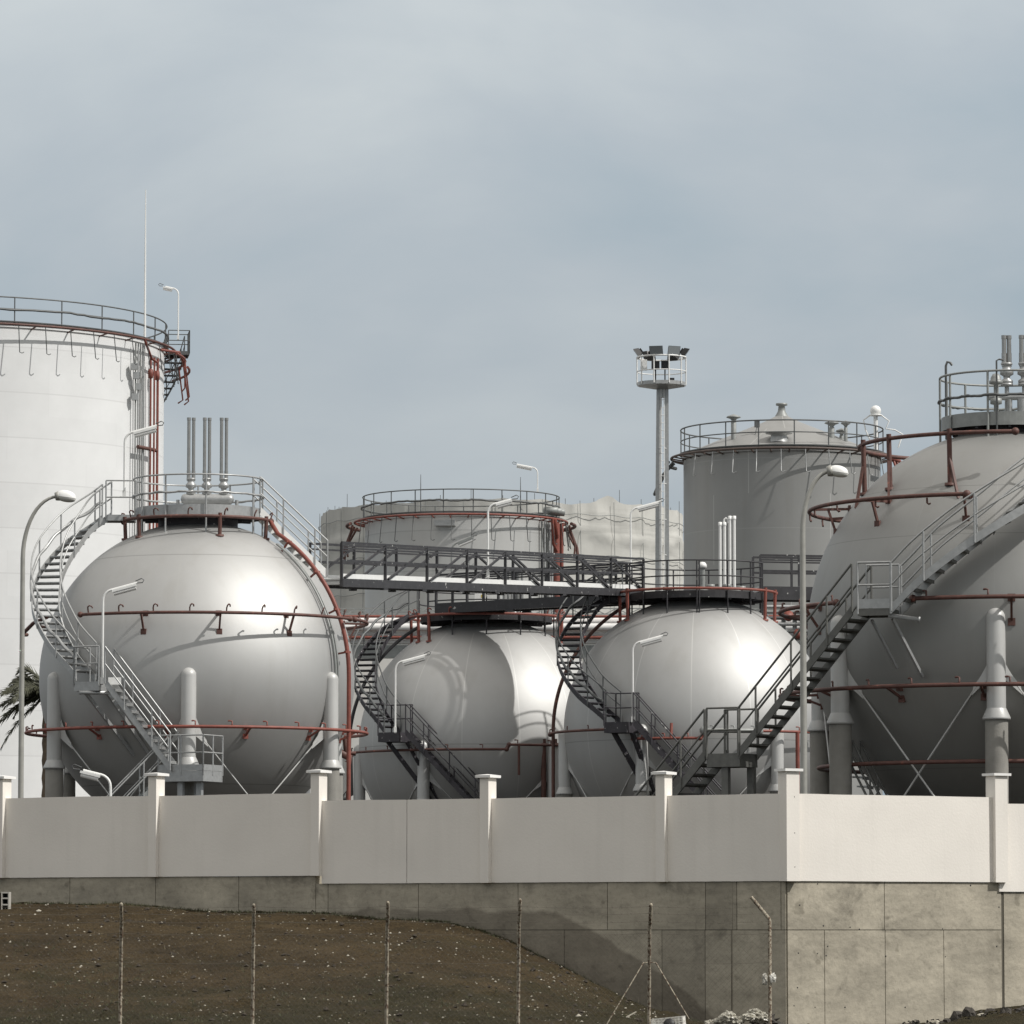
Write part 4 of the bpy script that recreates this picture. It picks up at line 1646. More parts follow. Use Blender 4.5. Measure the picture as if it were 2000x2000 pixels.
# ------------------------------------------------------------------ walkways between the spheres
def walkway(name, label, a, b, width, m_main, z_rail=1.05, panel=2.1, truss='diag', beam_h=0.30, flip=None, white_toe=True):
    """level or gently sloping footbridge from a to b (deck level), with truss rails on both sides"""
    a, b = Vector(a), Vector(b)
    root = thing(name, label, 'walkway', a)
    off = -a
    d = (b - a)
    Lg = d.length
    d.normalize()
    lat = Vector((-d.y, d.x, 0)).normalized()
    mb = MB(off)
    mb.beam(a + V(0, 0, -0.02), b + V(0, 0, -0.02), width, 0.05, lat=lat)
    n = int(Lg / 0.9)
    for i in range(n + 1):
        p = a + d * (Lg * i / n)
        mb.beam(p - lat * width / 2 + V(0, 0, -0.12), p + lat * width / 2 + V(0, 0, -0.12), 0.06, 0.1)
    mb.build('deck', M['galv'], root)
    for s in (-1, 1):
        e = lat * (s * (width / 2 + 0.05))
        mb = MB(off)
        mb.beam(a + e + V(0, 0, -beam_h / 2), b + e + V(0, 0, -beam_h / 2), 0.10, beam_h, lat=lat)
        # little cleats under the beam
        for i in range(1, int(Lg / 3.2)):
            p = a + e + d * (3.2 * i)
            mb.beam(p + V(0, 0, -beam_h - 0.03), p + d * 0.35 + V(0, 0, -beam_h - 0.03), 0.12, 0.05, lat=lat)
        mb.build('side_beam', M[m_main], root)
        mb = MB(off)
        mb.beam(a + e + V(0, 0, z_rail), b + e + V(0, 0, z_rail), 0.055, 0.07, lat=lat)
        mb.beam(a + e + V(0, 0, z_rail - 0.16), b + e + V(0, 0, z_rail - 0.16), 0.05, 0.05, lat=lat)
        mb.beam(a + e + V(0, 0, z_rail * 0.5), b + e + V(0, 0, z_rail * 0.5), 0.05, 0.07, lat=lat)
        k = max(2, int(round(Lg / panel)))
        for i in range(k + 1):
            p = a + e + d * (Lg * i / k)
            mb.beam(p + V(0, 0, -beam_h + 0.02), p + V(0, 0, z_rail), 0.075, 0.075, lat=lat)
            if truss and i < k:
                q = a + e + d * (Lg * (i + 1) / k)
                up = (i < k * 0.5) if flip is None else flip
                lo, hi = (p, q) if up else (q, p)
                mb.beam(lo + V(0, 0, 0.03) + (d if up else -d) * 0.25, hi + V(0, 0, z_rail - 0.05), 0.055, 0.065, lat=lat)
        mb.build('truss_rail', M[m_main], root)
        if white_toe:
            mb = MB(off)
            mb.beam(a + e * 0.9 + V(0, 0, 0.08), b + e * 0.9 + V(0, 0, 0.08), 0.015, 0.14, lat=lat)
            mb.build('toe_board', M['white_metal'], root)
    return root


bA = P(636, 1131, 141.0)
bB = P(1230, 1152, 167.0)
walkway('walkway', 'long dark truss walkway from the leftmost sphere to the two spheres on the right', bA, bB, 0.9, 'dark2', panel=3.35, beam_h=0.24)
cA = P(868, 1180, 171.4)
cB = P(1240, 1157, 166.0)
cB.z = cA.z
walkway('walkway', 'short dark walkway with a deep beam between the two middle spheres', cA, cB, 0.8, 'dark2', panel=1.5, truss=None, beam_h=0.36, z_rail=1.0, white_toe=False)
dA = P(1478, 1147, 168.5)
dB = dA + V(9.5, 2.0, 0)
walkway('walkway', 'dark walkway leading right from the third sphere behind the right-hand sphere', dA, dB, 0.9, 'dark2', panel=1.43, truss=None, beam_h=0.46, z_rail=1.08, white_toe=False)


def walkway_posts():
    for i, (px, py, Y, lab) in enumerate(((1490, 1170, 168.9, 'dark steel post below the walkway right of the third sphere'),)):
        p = P(px, py, Y)
        mb = MB((0, 0, 0))
        mb.beam(V(0, 0, 0), V(0, 0, p.z - YARD), 0.26, 0.22, lat=V(1, 0, 0))
        o = mb.build('support_post', M['dark2'])
        o.location = (p.x, p.y, YARD)
        tag(o, lab, 'support post')


walkway_posts()


# ------------------------------------------------------------------ upright storage tanks behind
def hanging_rods(rp, c0, r, z, a0, a1, step, length, mname, lean=0.16, rr=0.022):
    proto = None
    a = a0
    while a <= a1:
        if proto is None:
            mb = MB()
            mb.tube([V(0, 0, 0.03), V(0, -lean, -length), V(0.10, -lean - 0.02, -length - 0.04), V(0.20, -lean, -length + 0.01)], rr, 6)
            o = proto = mb.build('drop_rod', M[mname], rp)
        else:
            o = copy_of(proto, rp)
        p = pol(a, r, z)
        o.location = p
        o.rotation_euler = (0, 0, R_(a))
        a += step


def tank(name, label, cx, R, D, ztop, shell_m, rail_m, pipe_m, rods, rail_h=1.1, roof=0.0, rail_post=1.9, cable=None, rod_m='rail_dark', group='upright storage tanks'):
    p = P(cx, 1500, D)
    base = V(p.x, p.y, YARD)
    root = thing(name, label, 'storage tank', base, math.atan2(-p.x, p.y), group)
    H = ztop - YARD
    mb = MB()
    mb.lathe([(R, 0), (R, H - 0.02)], 144)
    mb.lathe([(R + 0.004, H - 0.25), (R + 0.06, H - 0.25), (R + 0.06, H), (R - 0.05, H)], 144, smooth=False)
    prof = [(R - 0.05, H)]
    if roof:
        k = 10
        for i in range(1, k + 1):
            f = i / k
            prof.append(((R - 0.05) * (1 - f) + 0.001, H + roof * (f if f < 0.85 else 0.85 + (f - 0.85) * 1.35)))
    else:
        prof += [(R - 0.3, H - 0.4), (0.001, H - 0.4)]
    mb.lathe(prof, 144)
    mb.build('shell', shell_m, root)
    mb = MB()
    rr = R + 0.12
    n = 150
    for zz, q in ((rail_h, 0.034), (rail_h * 0.52, 0.028)):
        mb.tube(arc_pts(rr, H + zz, -180, 180, n)[:-1], q, 6, closed=True)
    k = int(2 * math.pi * rr / rail_post)
    for i in range(k):
        a = 360.0 * i / k + 7
        q = pol(a, rr, H)
        mb.tube([q + V(0, 0, -0.05), q + V(0, 0, rail_h)], 0.032, 6)
    mb.lathe([(R + 0.01, H - 0.02), (R + 0.20, H - 0.02), (R + 0.20, H + 0.02), (R + 0.01, H + 0.02)], 120, smooth=False)
    hr = mb.build('handrail', M[rail_m], root)
    if cable:
        mb = MB()
        pts = [pol(-180 + 2.0 * i, rr + 0.06, H + rail_h * 0.5 + 0.025 * math.sin(i * 0.55) + random.uniform(-0.02, 0.02)) for i in range(180)]
        mb.tube(pts, 0.055, 5, closed=True)
        mb.build('cable_run', M[cable], hr)
    mb = MB()
    pr = R + 0.55
    mb.tube(arc_pts(pr, H - 0.18, -180, 180, n)[:-1], 0.056, 8, closed=True)
    for i in range(36):
        a = i * 10 + 4
        mb.beam(pol(a, R, H - 0.30), pol(a, pr, H - 0.2), 0.05, 0.06)
    rp = mb.build('ring_main', M[pipe_m], root)
    a0, a1, st, ln = rods
    hanging_rods(rp, None, pr, H - 0.2, a0, a1, st, ln, rod_m)
    return root, H


white_tank = seam_mat('white_tank_paint', (0.70, 0.705, 0.70), 0.5, 0.0, 0.0, 10.9, (12, 0, 0, 40), (), (0.66, 0.665, 0.66), (0.58, 0.58, 0.575), soft=0.05, plates=(2.05, 11), streak=False)
grey_tank_m = seam_mat('grey_tank_paint', (0.50, 0.50, 0.485), 0.46, 0.35, 0.0, 5.0, (12, 0, 0, 40), (), (0.56, 0.56, 0.54), (0.36, 0.36, 0.35), soft=0.05, plates=(2.1, 6))
grey_tank_r = seam_mat('silver_tank_paint', (0.30, 0.30, 0.29), 0.48, 0.3, 0.0, 4.4, (12, 0, 0, 40), (), (0.52, 0.52, 0.50), (0.34, 0.34, 0.33), soft=0.04, plates=(3.1, 5))


def riser(root, az, rho, z0, z1, r, mname, name='riser_pipe', extra=None):
    mb = MB()
    q = pol(az, rho, 0)
    pts = [q + V(0, 0, z0), q + V(0, 0, z1)]
    if extra:
        pts += extra
    mb.tube(pts, r, 8)
    return mb.build(name, M[mname], root)


def tall_mast_rod(root, base, h, r, mname, name='lightning_rod'):
    mb = MB()
    mb.tube([base, base + V(0, 0, h * 0.5), base + V(0, 0, h)], [r, r * 0.7, r * 0.35], 8)
    return mb.build(name, M[mname], root)


def pole_lamp(name, label, px, y_base, y_top, D, dirn, group, reach_px=(12, 66), tilt=0.27, m='white_metal', r=0.034):
    """slim pole with a bent top carrying one fluorescent fitting; dirn +1 points right, -1 left"""
    b = P(px, y_base, D)
    t = P(px, y_top, D)
    h = t.z - b.z
    root = thing(name, label, 'lamp', b, 0, group)
    x0, x1 = [v * D / F for v in reach_px]
    mb = MB()
    bend = [V(0, 0, 0), V(0, 0, h - 0.32)]
    for i in range(1, 6):
        a = i / 5 * (math.pi / 2 - math.atan(tilt))
        bend.append(V(dirn * 0.30 * (1 - math.cos(a)), 0, h - 0.32 + 0.30 * math.sin(a)))
    e = bend[-1]
    tdir = V(dirn, 0, tilt).normalized()
    end = e + tdir * max(0.2, x1 - abs(e.x) - 0.02)
    bend.append(end)
    mb.tube(bend, r, 8)
    mb.box((0, -0.05, 0.12), (0.10, 0.07, 0.18))
    mb.build('pole', M[m], root)
    s0 = e + tdir * max(0.02, x0 - abs(e.x))
    s1 = s0 + tdir * (x1 - x0) * 0.86
    dn = V(-tilt * dirn, 0, 1).normalized() * -1
    mb = MB()
    mb.beam(s0 + dn * 0.05, s1 + dn * 0.05, 0.17, 0.06, lat=V(0, 1, 0))
    hd = mb.build('lamp_housing', M[m], root)
    mb = MB()
    mb.tube([s0 + dn * 0.12 + tdir * 0.03, s1 + dn * 0.12 - tdir * 0.03], 0.065, 10)
    mb.build('diffuser', M['cap'], hd)
    mb = MB()
    pts = [s1 + tdir * 0.02, s1 + tdir * 0.18 + dn * 0.03, s1 + tdir * 0.24 - dn * 0.03, s1 + tdir * 0.18 - dn * 0.09, s1 + tdir * 0.0 - dn * 0.06]
    mb.tube(pts, 0.016, 6)
    mb.build('end_loop', M['rail_dark'], root)
    return root


def build_tanks():
    # big white tank, left
    D = 228.0
    zt = P(-140, 622, 217).z
    root, H = tank('storage_tank', 'huge white storage tank cut off by the left edge of the picture', -140, 10.9, D, zt, white_tank, 'rail_dark', 'rust',
                   (-20, 118, 6.6, 1.25), rail_post=2.35, cable='rail_dark')
    for az, rho, r, mn in ((62.2, 11.35, 0.05, 'red'), (64.3, 11.35, 0.045, 'red'), (66.4, 11.35, 0.06, 'red'), (56.6, 11.15, 0.035, 'grey_paint'), (57.8, 11.15, 0.04, 'galv'), (58.9, 11.15, 0.03, 'grey_paint'), (60.0, 11.15, 0.045, 'galv'), (61.0, 11.12, 0.03, 'grey_paint')):
        riser(root, az, rho, 0, H - (0.9 if mn == 'red' else 0.35), r, mn)
    for z in (H - 5.2, H - 12.2):
        mb = MB()
        mb.tube(arc_pts(11.3, z, 56.5, 66.5, 4), 0.09, 8)
        mb.build('pipe_clamp', M['rust'], root)
    mb = MB()
    for a in (62.2, 66.0):
        q = pol(a, 11.35, H - 1.7)
        mb.lathe([(0.001, 0.25), (0.11, 0.2), (0.13, 0), (0.11, -0.2), (0.001, -0.25)], 10, q)
    mb.tube([pol(58, 11.45, H - 0.2), pol(62.2, 11.4, H - 1.0), pol(66, 11.35, H - 1.1)], 0.06, 8)
    mb.tube([pol(66, 11.5, H - 0.5), pol(80, 11.7, H - 0.3), pol(92, 11.9, H - 0.6)], 0.06, 8)
    mb.build('red_valves', M['red'], root)
    for a, dz in ((55.5, 1.5), (56.5, 1.9), (57.5, 2.4), (56, 2.9)):
        mb = MB()
        q = pol(a, 11.2, H - dz)
        mb.box(q, (0.28, 0.28, 0.30))
        mb.build('junction_box', M['galv'], root)
    q = pol(61.5, 11.1, H)
    tall_mast_rod(root, q, 6.9, 0.06, 'white_metal')
    # landing and winding stair on the right flank
    o = landing(root, (0, 0, 0), pol(92, 11.6, H - 0.05), 1.0, 1.6, 0, 'rail_dark', 'rail_dark', toe=0, rails='NSE')
    path = [pol(a, 11.55, H - 0.1 - (a - 96) * 0.115) for a in range(96, 140, 4)]
    flight(root, (0, 0, 0), path, 0.85, 'rail_dark', 'rail_dark', 'rail_dark', rise=0.25, str_h=0.12)
    mb = MB()
    for a, dr, dz in ((84, 0.9, -1.9), (89, 1.1, -2.2), (94, 1.15, -2.3), (100, 1.1, -2.1)):
        mb.tube([pol(a, 11.9, H - 0.6), pol(a, 11.0 + dr, H + dz), pol(a + 1.5, 10.85 + dr, H + dz - 0.12)], 0.04, 6)
    mb.tube(arc_pts(11.9, H - 0.55, 72, 112, 8), 0.06, 8)
    mb.tube(arc_pts(12.1, H - 1.0, 80, 108, 6), 0.06, 8)
    mb.build('foam_pourers', M['red'], root)
    pole_lamp('pole_lamp', 'small white pole lamp at the top landing of the huge white tank', 348, 664, 562, 228.0, -1, 'slim fluorescent pole lamps', (4, 27), -0.0 + 0.22)

    # grey tank in the middle
    D = 255.0
    zt = P(900, 999, 250).z
    root, H = tank('storage_tank', 'grey storage tank with a red ring main, in front of the netted tank', 900, 5.05, D, zt, grey_tank_m, 'rail_dark', 'red',
                   (-68, 112, 10.5, 1.30), rail_h=1.15, rail_post=1.5, cable='rail_dark')
    for az, rho, r, mn in ((66, 5.45, 0.16, 'red'), (69.5, 5.4, 0.10, 'red'), (73, 5.5, 0.10, 'red'), (54, 5.2, 0.05, 'grey_paint'), (57, 5.2, 0.06, 'galv'), (59.5, 5.2, 0.05, 'grey_paint'), (62, 5.2, 0.06, 'galv')):
        riser(root, az, rho, 0, H - 0.35, r, mn)
    mb = MB()
    for a in (64, 70, 76):
        q = pol(a, 5.2, H + 0.28)
        mb.lathe([(0.001, -0.42), (0.20, -0.36), (0.20, 0.36), (0.001, 0.42)], 12, q, axis=Matrix.Rotation(R_(90), 3, 'Y'))
    mb.build('foam_tanks', M['grey_paint'], root)
    mb = MB()
    mb.tube([pol(60, 5.6, H - 0.2), pol(62, 5.6, H - 0.75), pol(65, 5.5, H - 1.1)], 0.13, 8)
    mb.tube([pol(58, 5.6, H - 0.2), pol(60, 5.55, H - 1.5), pol(66, 5.5, H - 1.9)], 0.08, 8)
    mb.build('red_elbows', M['red'], root)
    for s, n in ((-1, 4), (1, 4)):
        mb = MB()
        for i in range(n):
            a = s * (88 + i * 6)
            mb.tube([pol(a, 5.7, H - 0.3), pol(a, 6.0 + 0.12 * i, H - 1.4), pol(a, 5.95 + 0.18 * i, H - 2.0 - 0.2 * (i % 2))], 0.06, 6)
        mb.tube(arc_pts(6.0, H - 0.35, s * 74, s * 116, 8), 0.09, 8)
        mb.build('foam_pourers', M['rust'], root)
    mb = MB()
    mb.box(pol(-9, 5.25, H - 0.62), (1.05, 0.45, 0.28), Matrix.Rotation(R_(-9), 3, 'Z'))
    mb.build('access_bracket', M['galv'], root)
    for az, rr, h in ((-27, 4.6, 2.0), (39, 4.9, 1.9)):
        tall_mast_rod(root, pol(az, rr, H), h, 0.035, 'rail_dark', 'lightning_rod')
    pole_lamp('pole_lamp', 'small white pole lamp on top of the grey tank in front of the netting', 1050, 962, 912, 252.0, -1, 'slim fluorescent pole lamps', (5, 42), 0.2)

    # silver tank with a cone roof, right
    D = 218.0
    zt = P(1530, 869, 213.6).z
    root, H = tank('storage_tank', 'silver storage tank with a shallow cone roof, right of the floodlight mast', 1530, 4.43, D, zt, grey_tank_r, 'rail_dark', 'brown',
                   (-50, 80, 12.4, 1.02), rail_h=1.1, roof=1.8, rail_post=1.55, rod_m='galv')
    mb = MB()
    mb.lathe([(0.38, H + 1.60), (0.18, H + 1.95), (0.14, H + 2.20), (0.26, H + 2.23), (0.26, H + 2.32), (0.001, H + 2.34)], 16)
    mb.build('roof_vent', M['grey_paint'], root)
    for az, rr, w, h in ((-42, 3.2, 0.12, 1.25), (48, 3.0, 0.12, 1.0), (57, 3.4, 0.08, 1.0), (63, 3.0, 0.10, 0.7)):
        mb = MB()
        q = pol(az, rr, H + 0.35)
        mb.lathe([(w, 0), (w, h - 0.35), (w * 0.7, h - 0.3), (w * 1.3, h - 0.22), (w * 2.8, h - 0.16), (w * 2.4, h - 0.10), (0.001, h)], 12, q)
        mb.build('breather_valve', M['grey_paint'], root)
    mb = MB()
    mb.lathe([(0.42, 0), (0.36, 0.20), (0.36, 0.36), (0.60, 0.38), (0.60, 0.44), (0.001, 0.46)], 20, pol(-2, 3.6, H + 0.2))
    mb.build('roof_hatch', M['galv'], root)
    mb = MB()
    mb.box(pol(-25, 2.6, H + 1.15), (0.24, 0.1, 0.30))
    mb.tube([pol(-25, 2.6, H + 1.0), pol(-25, 2.9, H + 0.5), pol(-38, 3.3, H + 0.4)], 0.03, 6)
    mb.build('junction_box', M['rail_dark'], root)
    q = pol(78, 4.3, H)
    mb = MB()
    mb.tube([q, q + V(0, 0, 1.65)], 0.10, 10)
    mb.ball(q + V(0, 0, 1.86), 0.25, 14)
    mb.lathe([(0.001, 0.06), (0.3, 0.02), (0.3, -0.02), (0.001, -0.06)], 14, q + V(0, 0, 1.66))
    mb.tube([q + V(-0.2, 0, 1.7), q + V(-0.55, 0, 1.45), q + V(-0.45, 0, 1.0), q + V(-0.2, 0, 0.4)], 0.035, 6)
    mb.tube([q + V(0.2, 0, 1.7), q + V(0.6, 0, 1.4), q + V(0.45, 0, 1.05), q + V(0.85, 0, 1.0), q + V(1.2, 0, 0.8), q + V(1.0, 0, 0.2)], 0.035, 6)
    mb.build('level_gauge', M['white_metal'], root)
    mb = MB()
    for i in range(4):
        a = -84 - i * 5
        mb.tube([pol(a, 4.9, H - 0.3), pol(a, 5.25 + 0.1 * i, H - 0.9), pol(a, 5.7 + 0.05 * i, H - 1.75)], 0.05, 6)
    mb.tube(arc_pts(5.2, H - 0.42, -112, -78, 8), 0.08, 8)
    mb.build('foam_pourers', M['rail_dark'], root)
    mb = MB()
    for i in range(4):
        a = 70 + i * 6
        mb.tube([pol(a, 4.6, H - 0.1), pol(a, 5.3, H - 0.5), pol(a, 5.6, H - 1.3)], 0.06, 6)
    mb.tube(arc_pts(5.3, H - 0.4, 64, 100, 8), 0.09, 8)
    mb.build('foam_pourers', M['red'], root)

    # tank wrapped in scaffold netting
    D = 292.0
    p = P(982, 1500, D)
    R = 354 / F * D
    zt = P(982, 992, D - R).z
    root = thing('netted_tank', 'wide tank wrapped in ragged pale scaffold netting, behind the grey tank', 'storage tank', V(p.x, p.y, YARD), math.atan2(-p.x, p.y))
    H = zt - YARD
    mb = MB()
    nA, nZ = 220, 70
    vs = []
    top = []
    for i in range(nA):
        a = -180 + 360.0 * i / nA
        u = (a + 180.0) / 12.0
        k0 = math.floor(u)
        g0 = noise.noise(Vector((k0 * 3.7, 1, 0))) * 0.10
        g1 = noise.noise(Vector((k0 * 3.7 + 3.7, 1, 0))) * 0.10
        f = u - k0
        t = H + 0.55 + g0 * (1 - f) + g1 * f - 0.10 * (1 - (2 * f - 1) ** 2)
        t += 0.42 * max(0.0, 1 - abs(a - 34) / 7.0) ** 1.5 - 0.25 * max(0.0, 1 - abs(a - 22) / 9.0)
        top.append(t)
    for j in range(nZ + 1):
        f = j / nZ
        for i in range(nA):
            a = -180 + 360.0 * i / nA
            z = top[i] * (1 - f)
            w = 0.10 * noise.noise(Vector((a * 0.10, z * 0.10, 0))) + 0.05 * noise.noise(Vector((a * 0.5, z * 0.25, 5)))
            fold = 0.020 * noise.noise(Vector((a * 0.9, (H - z) * 0.35 + 0.8 * noise.noise(Vector((a * 0.2, z * 0.3, 1))), 3))) * (1 + 2.5 * math.exp(-((H - z) / 2.0) ** 2))
            hang = 0.20 * math.exp(-((H - 1.5 - 0.8 * noise.noise(Vector((a * 0.06, 4, 0))) - z) / 0.22) ** 2) * (0.5 + 0.5 * noise.noise(Vector((a * 0.12, 9, 0))))
            vs.append(pol(a, R + w + fold * 3 + hang * 2, z))
    fs = []
    for j in range(nZ):
        for i in range(nA):
            i2 = (i + 1) % nA
            fs.append((j * nA + i, j * nA + i2, (j + 1) * nA + i2, (j + 1) * nA + i))
    mb.add(vs, fs, True)
    mb.build('netting', M['net'], root)
    mb = MB()
    for dz in (0.75, 3.1, 5.2):
        pts = [pol(-110 + 2 * i, R + 0.20, H + 0.5 - dz - 0.10 * abs(math.sin(i * 0.52)) + 0.05 * noise.noise(Vector((i * 0.3, dz, 0)))) for i in range(111)]
        mb.tube(pts, 0.022, 5)
    for i in range(19):
        a = -108 + 12.0 * i
        mb.tube([pol(a, R + 0.16, H + 0.5), pol(a + 0.3, R + 0.18, H - 3), pol(a - 0.2, R + 0.16, H - 8)], 0.018, 5)
    mb.build('lashing_cord', M['grey_paint'], root)
    mb = MB()
    mb.lathe([(R - 0.6, 0), (R - 0.6, H - 1.2), (0.001, H - 0.6)], 96)
    mb.build('shell', M['grey_paint'], root)
    mb = MB()
    for i in range(22):
        a = -110 + 10.0 * i
        mb.tube([pol(a, R - 0.25, H - 2), pol(a, R - 0.25, H + 0.5 + 0.5 * ((i * 7) % 5 == 0) + random.uniform(0, 0.4))], 0.016, 5)
    mb.build('scaffold_tubes', M['rail_dark'], root)


build_tanks()


# ------------------------------------------------------------------ floodlight mast
def build_mast():
    D = 190.0
    b = P(1294, 1500, D)
    zb = P(1290, 752, D).z - YARD
    root = thing('floodlight_mast', 'tall grey floodlight mast with a round railed basket on top', 'floodlight mast', V(b.x, b.y, YARD), math.atan2(-b.x, b.y))
    s = D / F
    mb = MB()
    mb.tube([V(-0.19, 0, 0), V(-0.13, 0, zb * 0.8), V(-0.09, 0, zb)], [0.155, 0.12, 0.11], 14)
    mb.build('column', M['galv'], root)
    mb = MB()
    mb.beam(V(0.22, 0.0, 0), V(0.20, 0.0, zb), 0.15, 0.16, lat=V(1, 0, 0))
    mb.build('cable_duct', M['galv'], root)
    mb = MB()
    for x in (-0.02, 0.10):
        mb.tube([V(x + 0.0, -0.22, 0), V(x, -0.20, zb + 0.1)], 0.018, 6)
    n = int(zb / 0.3)
    for i in range(n):
        z = 0.3 * i
        mb.tube([V(-0.02, -0.21, z), V(0.10, -0.21, z)], 0.014, 5)
    for i in range(1, int(zb / 1.4)):
        mb.tube([V(-0.14, -0.02, 1.4 * i), V(-0.02, -0.21, 1.4 * i)], 0.02, 5)
        mb.tube([V(0.20, -0.02, 1.4 * i), V(0.10, -0.21, 1.4 * i)], 0.02, 5)
    mb.build('ladder', M['white_metal'], root)
    R = 0.96
    mb = MB()
    q = [pol(a, R, zb) for a in range(0, 360, 30)]
    mb.lathe([(0.20, zb - 0.18), (R - 0.12, zb - 0.06), (R, zb - 0.04), (R, zb + 0.10), (R - 0.03, zb + 0.10), (R - 0.03, zb + 0.0), (0.20, zb + 0.0)], 14, smooth=False)
    mb.tube([V(0, 0, zb - 0.5), V(0, 0, zb)], 0.16, 12)
    mb.build('basket_floor', M['galv'], root)
    mb = MB()
    for zz, r in ((1.08, 0.035), (0.52, 0.022)):
        mb.tube(arc_pts(R, zb + zz, -180, 180, 28)[:-1], r, 6, closed=True)
    for k in range(10):
        a = 18 + 36 * k
        mb.tube([pol(a, R, zb), pol(a, R, zb + 1.12)], 0.030, 6)
    mb.build('guard_rail', M['white_metal'], root)
    proto = None
    for az, tilt in ((-92, 35), (-12, 20), (92, 35), (30, 12), (150, 20), (210, 25)):
        if proto is None:
            mb = MB()
            mb.add([V(-0.27, 0, -0.2), V(0.27, 0, -0.2), V(0.27, 0, 0.2), V(-0.27, 0, 0.2), V(-0.17, 0.2, -0.12), V(0.17, 0.2, -0.12), V(0.17, 0.2, 0.12), V(-0.17, 0.2, 0.12)],
                   [(7, 6, 5, 4), (0, 1, 5, 4), (1, 2, 6, 5), (2, 3, 7, 6), (3, 0, 4, 7)])
            mb.box((0, 0.22, -0.02), (0.2, 0.1, 0.2))
            o = proto = mb.build('floodlight', M['black'], root)
            g = MB()
            g.box((0, 0.01, 0), (0.52, 0.012, 0.38))
            lens = g.build('lens', mat('flood_glass', (0.22, 0.24, 0.25), 0.15), o)
        else:
            o = copy_of(proto, root)
            copy_of(lens, o)
        o.location = pol(az, R + 0.03, zb + 1.24)
        o.rotation_euler = (R_(tilt), 0, R_(az))
    mb = MB()
    mb.box(pol(-60, R - 0.16, zb + 0.75), (0.26, 0.16, 0.42))
    mb.build('control_box', M['white_metal'], root)
    for a, r, zz, sz in ((-25, 0.55, 0.72, 0.32), (20, 0.4, 0.75, 0.30), (40, 0.6, 0.1, 0.24)):
        mb = MB()
        mb.box(pol(a, r, zb + zz), (sz, 0.22, sz))
        mb.tube([pol(a, r, zb), pol(a, r, zb + zz)], 0.03, 6)
        mb.build('ballast_box', M['black'], root)


build_mast()

# ------------------------------------------------------------------ slim fluorescent pole lamps
PL = 'slim fluorescent pole lamps'
pole_lamp('pole_lamp', 'white pole lamp on the upper stair landing of the leftmost sphere', 200, 1338, 1150, 135.0, 1, PL, (13, 70))
pole_lamp('pole_lamp', 'white pole lamp at the left of the crown platform of the leftmost sphere', 243, 972, 842, 139.8, 1, PL, (12, 66))
pole_lamp('pole_lamp', 'low white lamp just above the shaded wall, turned left below the leftmost sphere', 215, 1640, 1511, 120.0, -1, PL, (10, 56), 0.25)
pole_lamp('pole_lamp', 'white pole lamp on the landing of the sphere with the shadow band', 772, 1432, 1290, 168.2, 1, PL, (12, 64))
pole_lamp('pole_lamp', 'white pole lamp on the stair landing of the third sphere', 1236, 1412, 1252, 160.2, 1, PL, (12, 62))
pole_lamp('pole_lamp', 'white pole lamp standing on the near rail of the long walkway', 953, 1130, 982, 154.0, 1, PL, (10, 48))
pole_lamp('pole_lamp', 'small grey pole lamp behind the long walkway, beside the white walkway lamp', 882, 1140, 1058, 176.0, 1, PL, (6, 42), 0.42, m='grey_paint')
pole_lamp('pole_lamp', 'white pole lamp left of the floodlight mast in front of the netting', 1232, 1140, 990, 180.0, 1, PL, (12, 62))


# ------------------------------------------------------------------ street lamps
def street_lamp(label, px, D, y_bend, px_head, y_head, head_px):
    b = P(px, 1500, D)
    b.z = YARD
    root = thing('street_lamp', label, 'street lamp', b, 0, 'curved street lamps inside the wall')
    h0 = ZR(y_bend, D) - YARD
    h1 = ZR(y_head, D) - YARD
    xe = (px_head - px) * D / F
    pts = [V(0, 0, 0), V(0, 0, h0 * 0.5), V(0.0, 0, h0)]
    rs = [0.075, 0.068, 0.058]
    for i in range(1, 13):
        a = i / 12 * math.pi / 2
        pts.append(V(xe * (1 - math.cos(a)), 0, h0 + (h1 - h0) * math.sin(a)))
        rs.append(0.058 - 0.022 * i / 12)
    mb = MB()
    mb.tube(pts, rs, 12)
    mb.build('pole', M['lamp_grey'], root)
    L = head_px * D / F
    c = V(xe + L * 0.42, 0, h1 - 0.02)
    mb = MB()
    vs = []
    n, k = 20, 12
    for i in range(n + 1):           # upper shell: flattened egg along x
        f = i / n
        x = -L * 0.5 + L * f
        w = 0.5 * L * 0.62 * math.sqrt(max(0.0, 1 - (2 * f - 1) ** 2)) ** 0.8
        for j in range(k + 1):
            a = math.pi * j / k
            vs.append(c + V(x, w * math.cos(a), w * 1.15 * math.sin(a) - 0.14 * x))
    fs = [(i * (k + 1) + j, i * (k + 1) + j + 1, (i + 1) * (k + 1) + j + 1, (i + 1) * (k + 1) + j) for i in range(n) for j in range(k)]
    mb.add(vs, fs, True)
    hd = mb.build('lamp_head', M['white_metal'], root)
    mb = MB()
    vs = []
    for i in range(n + 1):
        f = i / n
        x = (-L * 0.5 + L * f) * 0.97
        w = 0.97 * 0.5 * L * 0.62 * math.sqrt(max(0.0, 1 - (2 * f - 1) ** 2)) ** 0.8
        for j in range(k + 1):
            a = math.pi * j / k
            vs.append(c + V(x, w * math.cos(a), -w * 0.75 * math.sin(a) - 0.14 * x - 0.004))
    mb.add(vs, fs, True)
    mb.build('lens', M['glass'], hd)
    mb = MB()
    q = c + V(-L * 0.44, 0, 0.03)
    mb.lathe([(0.001, -0.05), (0.10, -0.05), (0.125, 0.05), (0.001, 0.08)], 14, q, axis=Matrix.Rotation(R_(80), 3, 'Y'))
    mb.build('collar', M['lamp_grey'], hd)


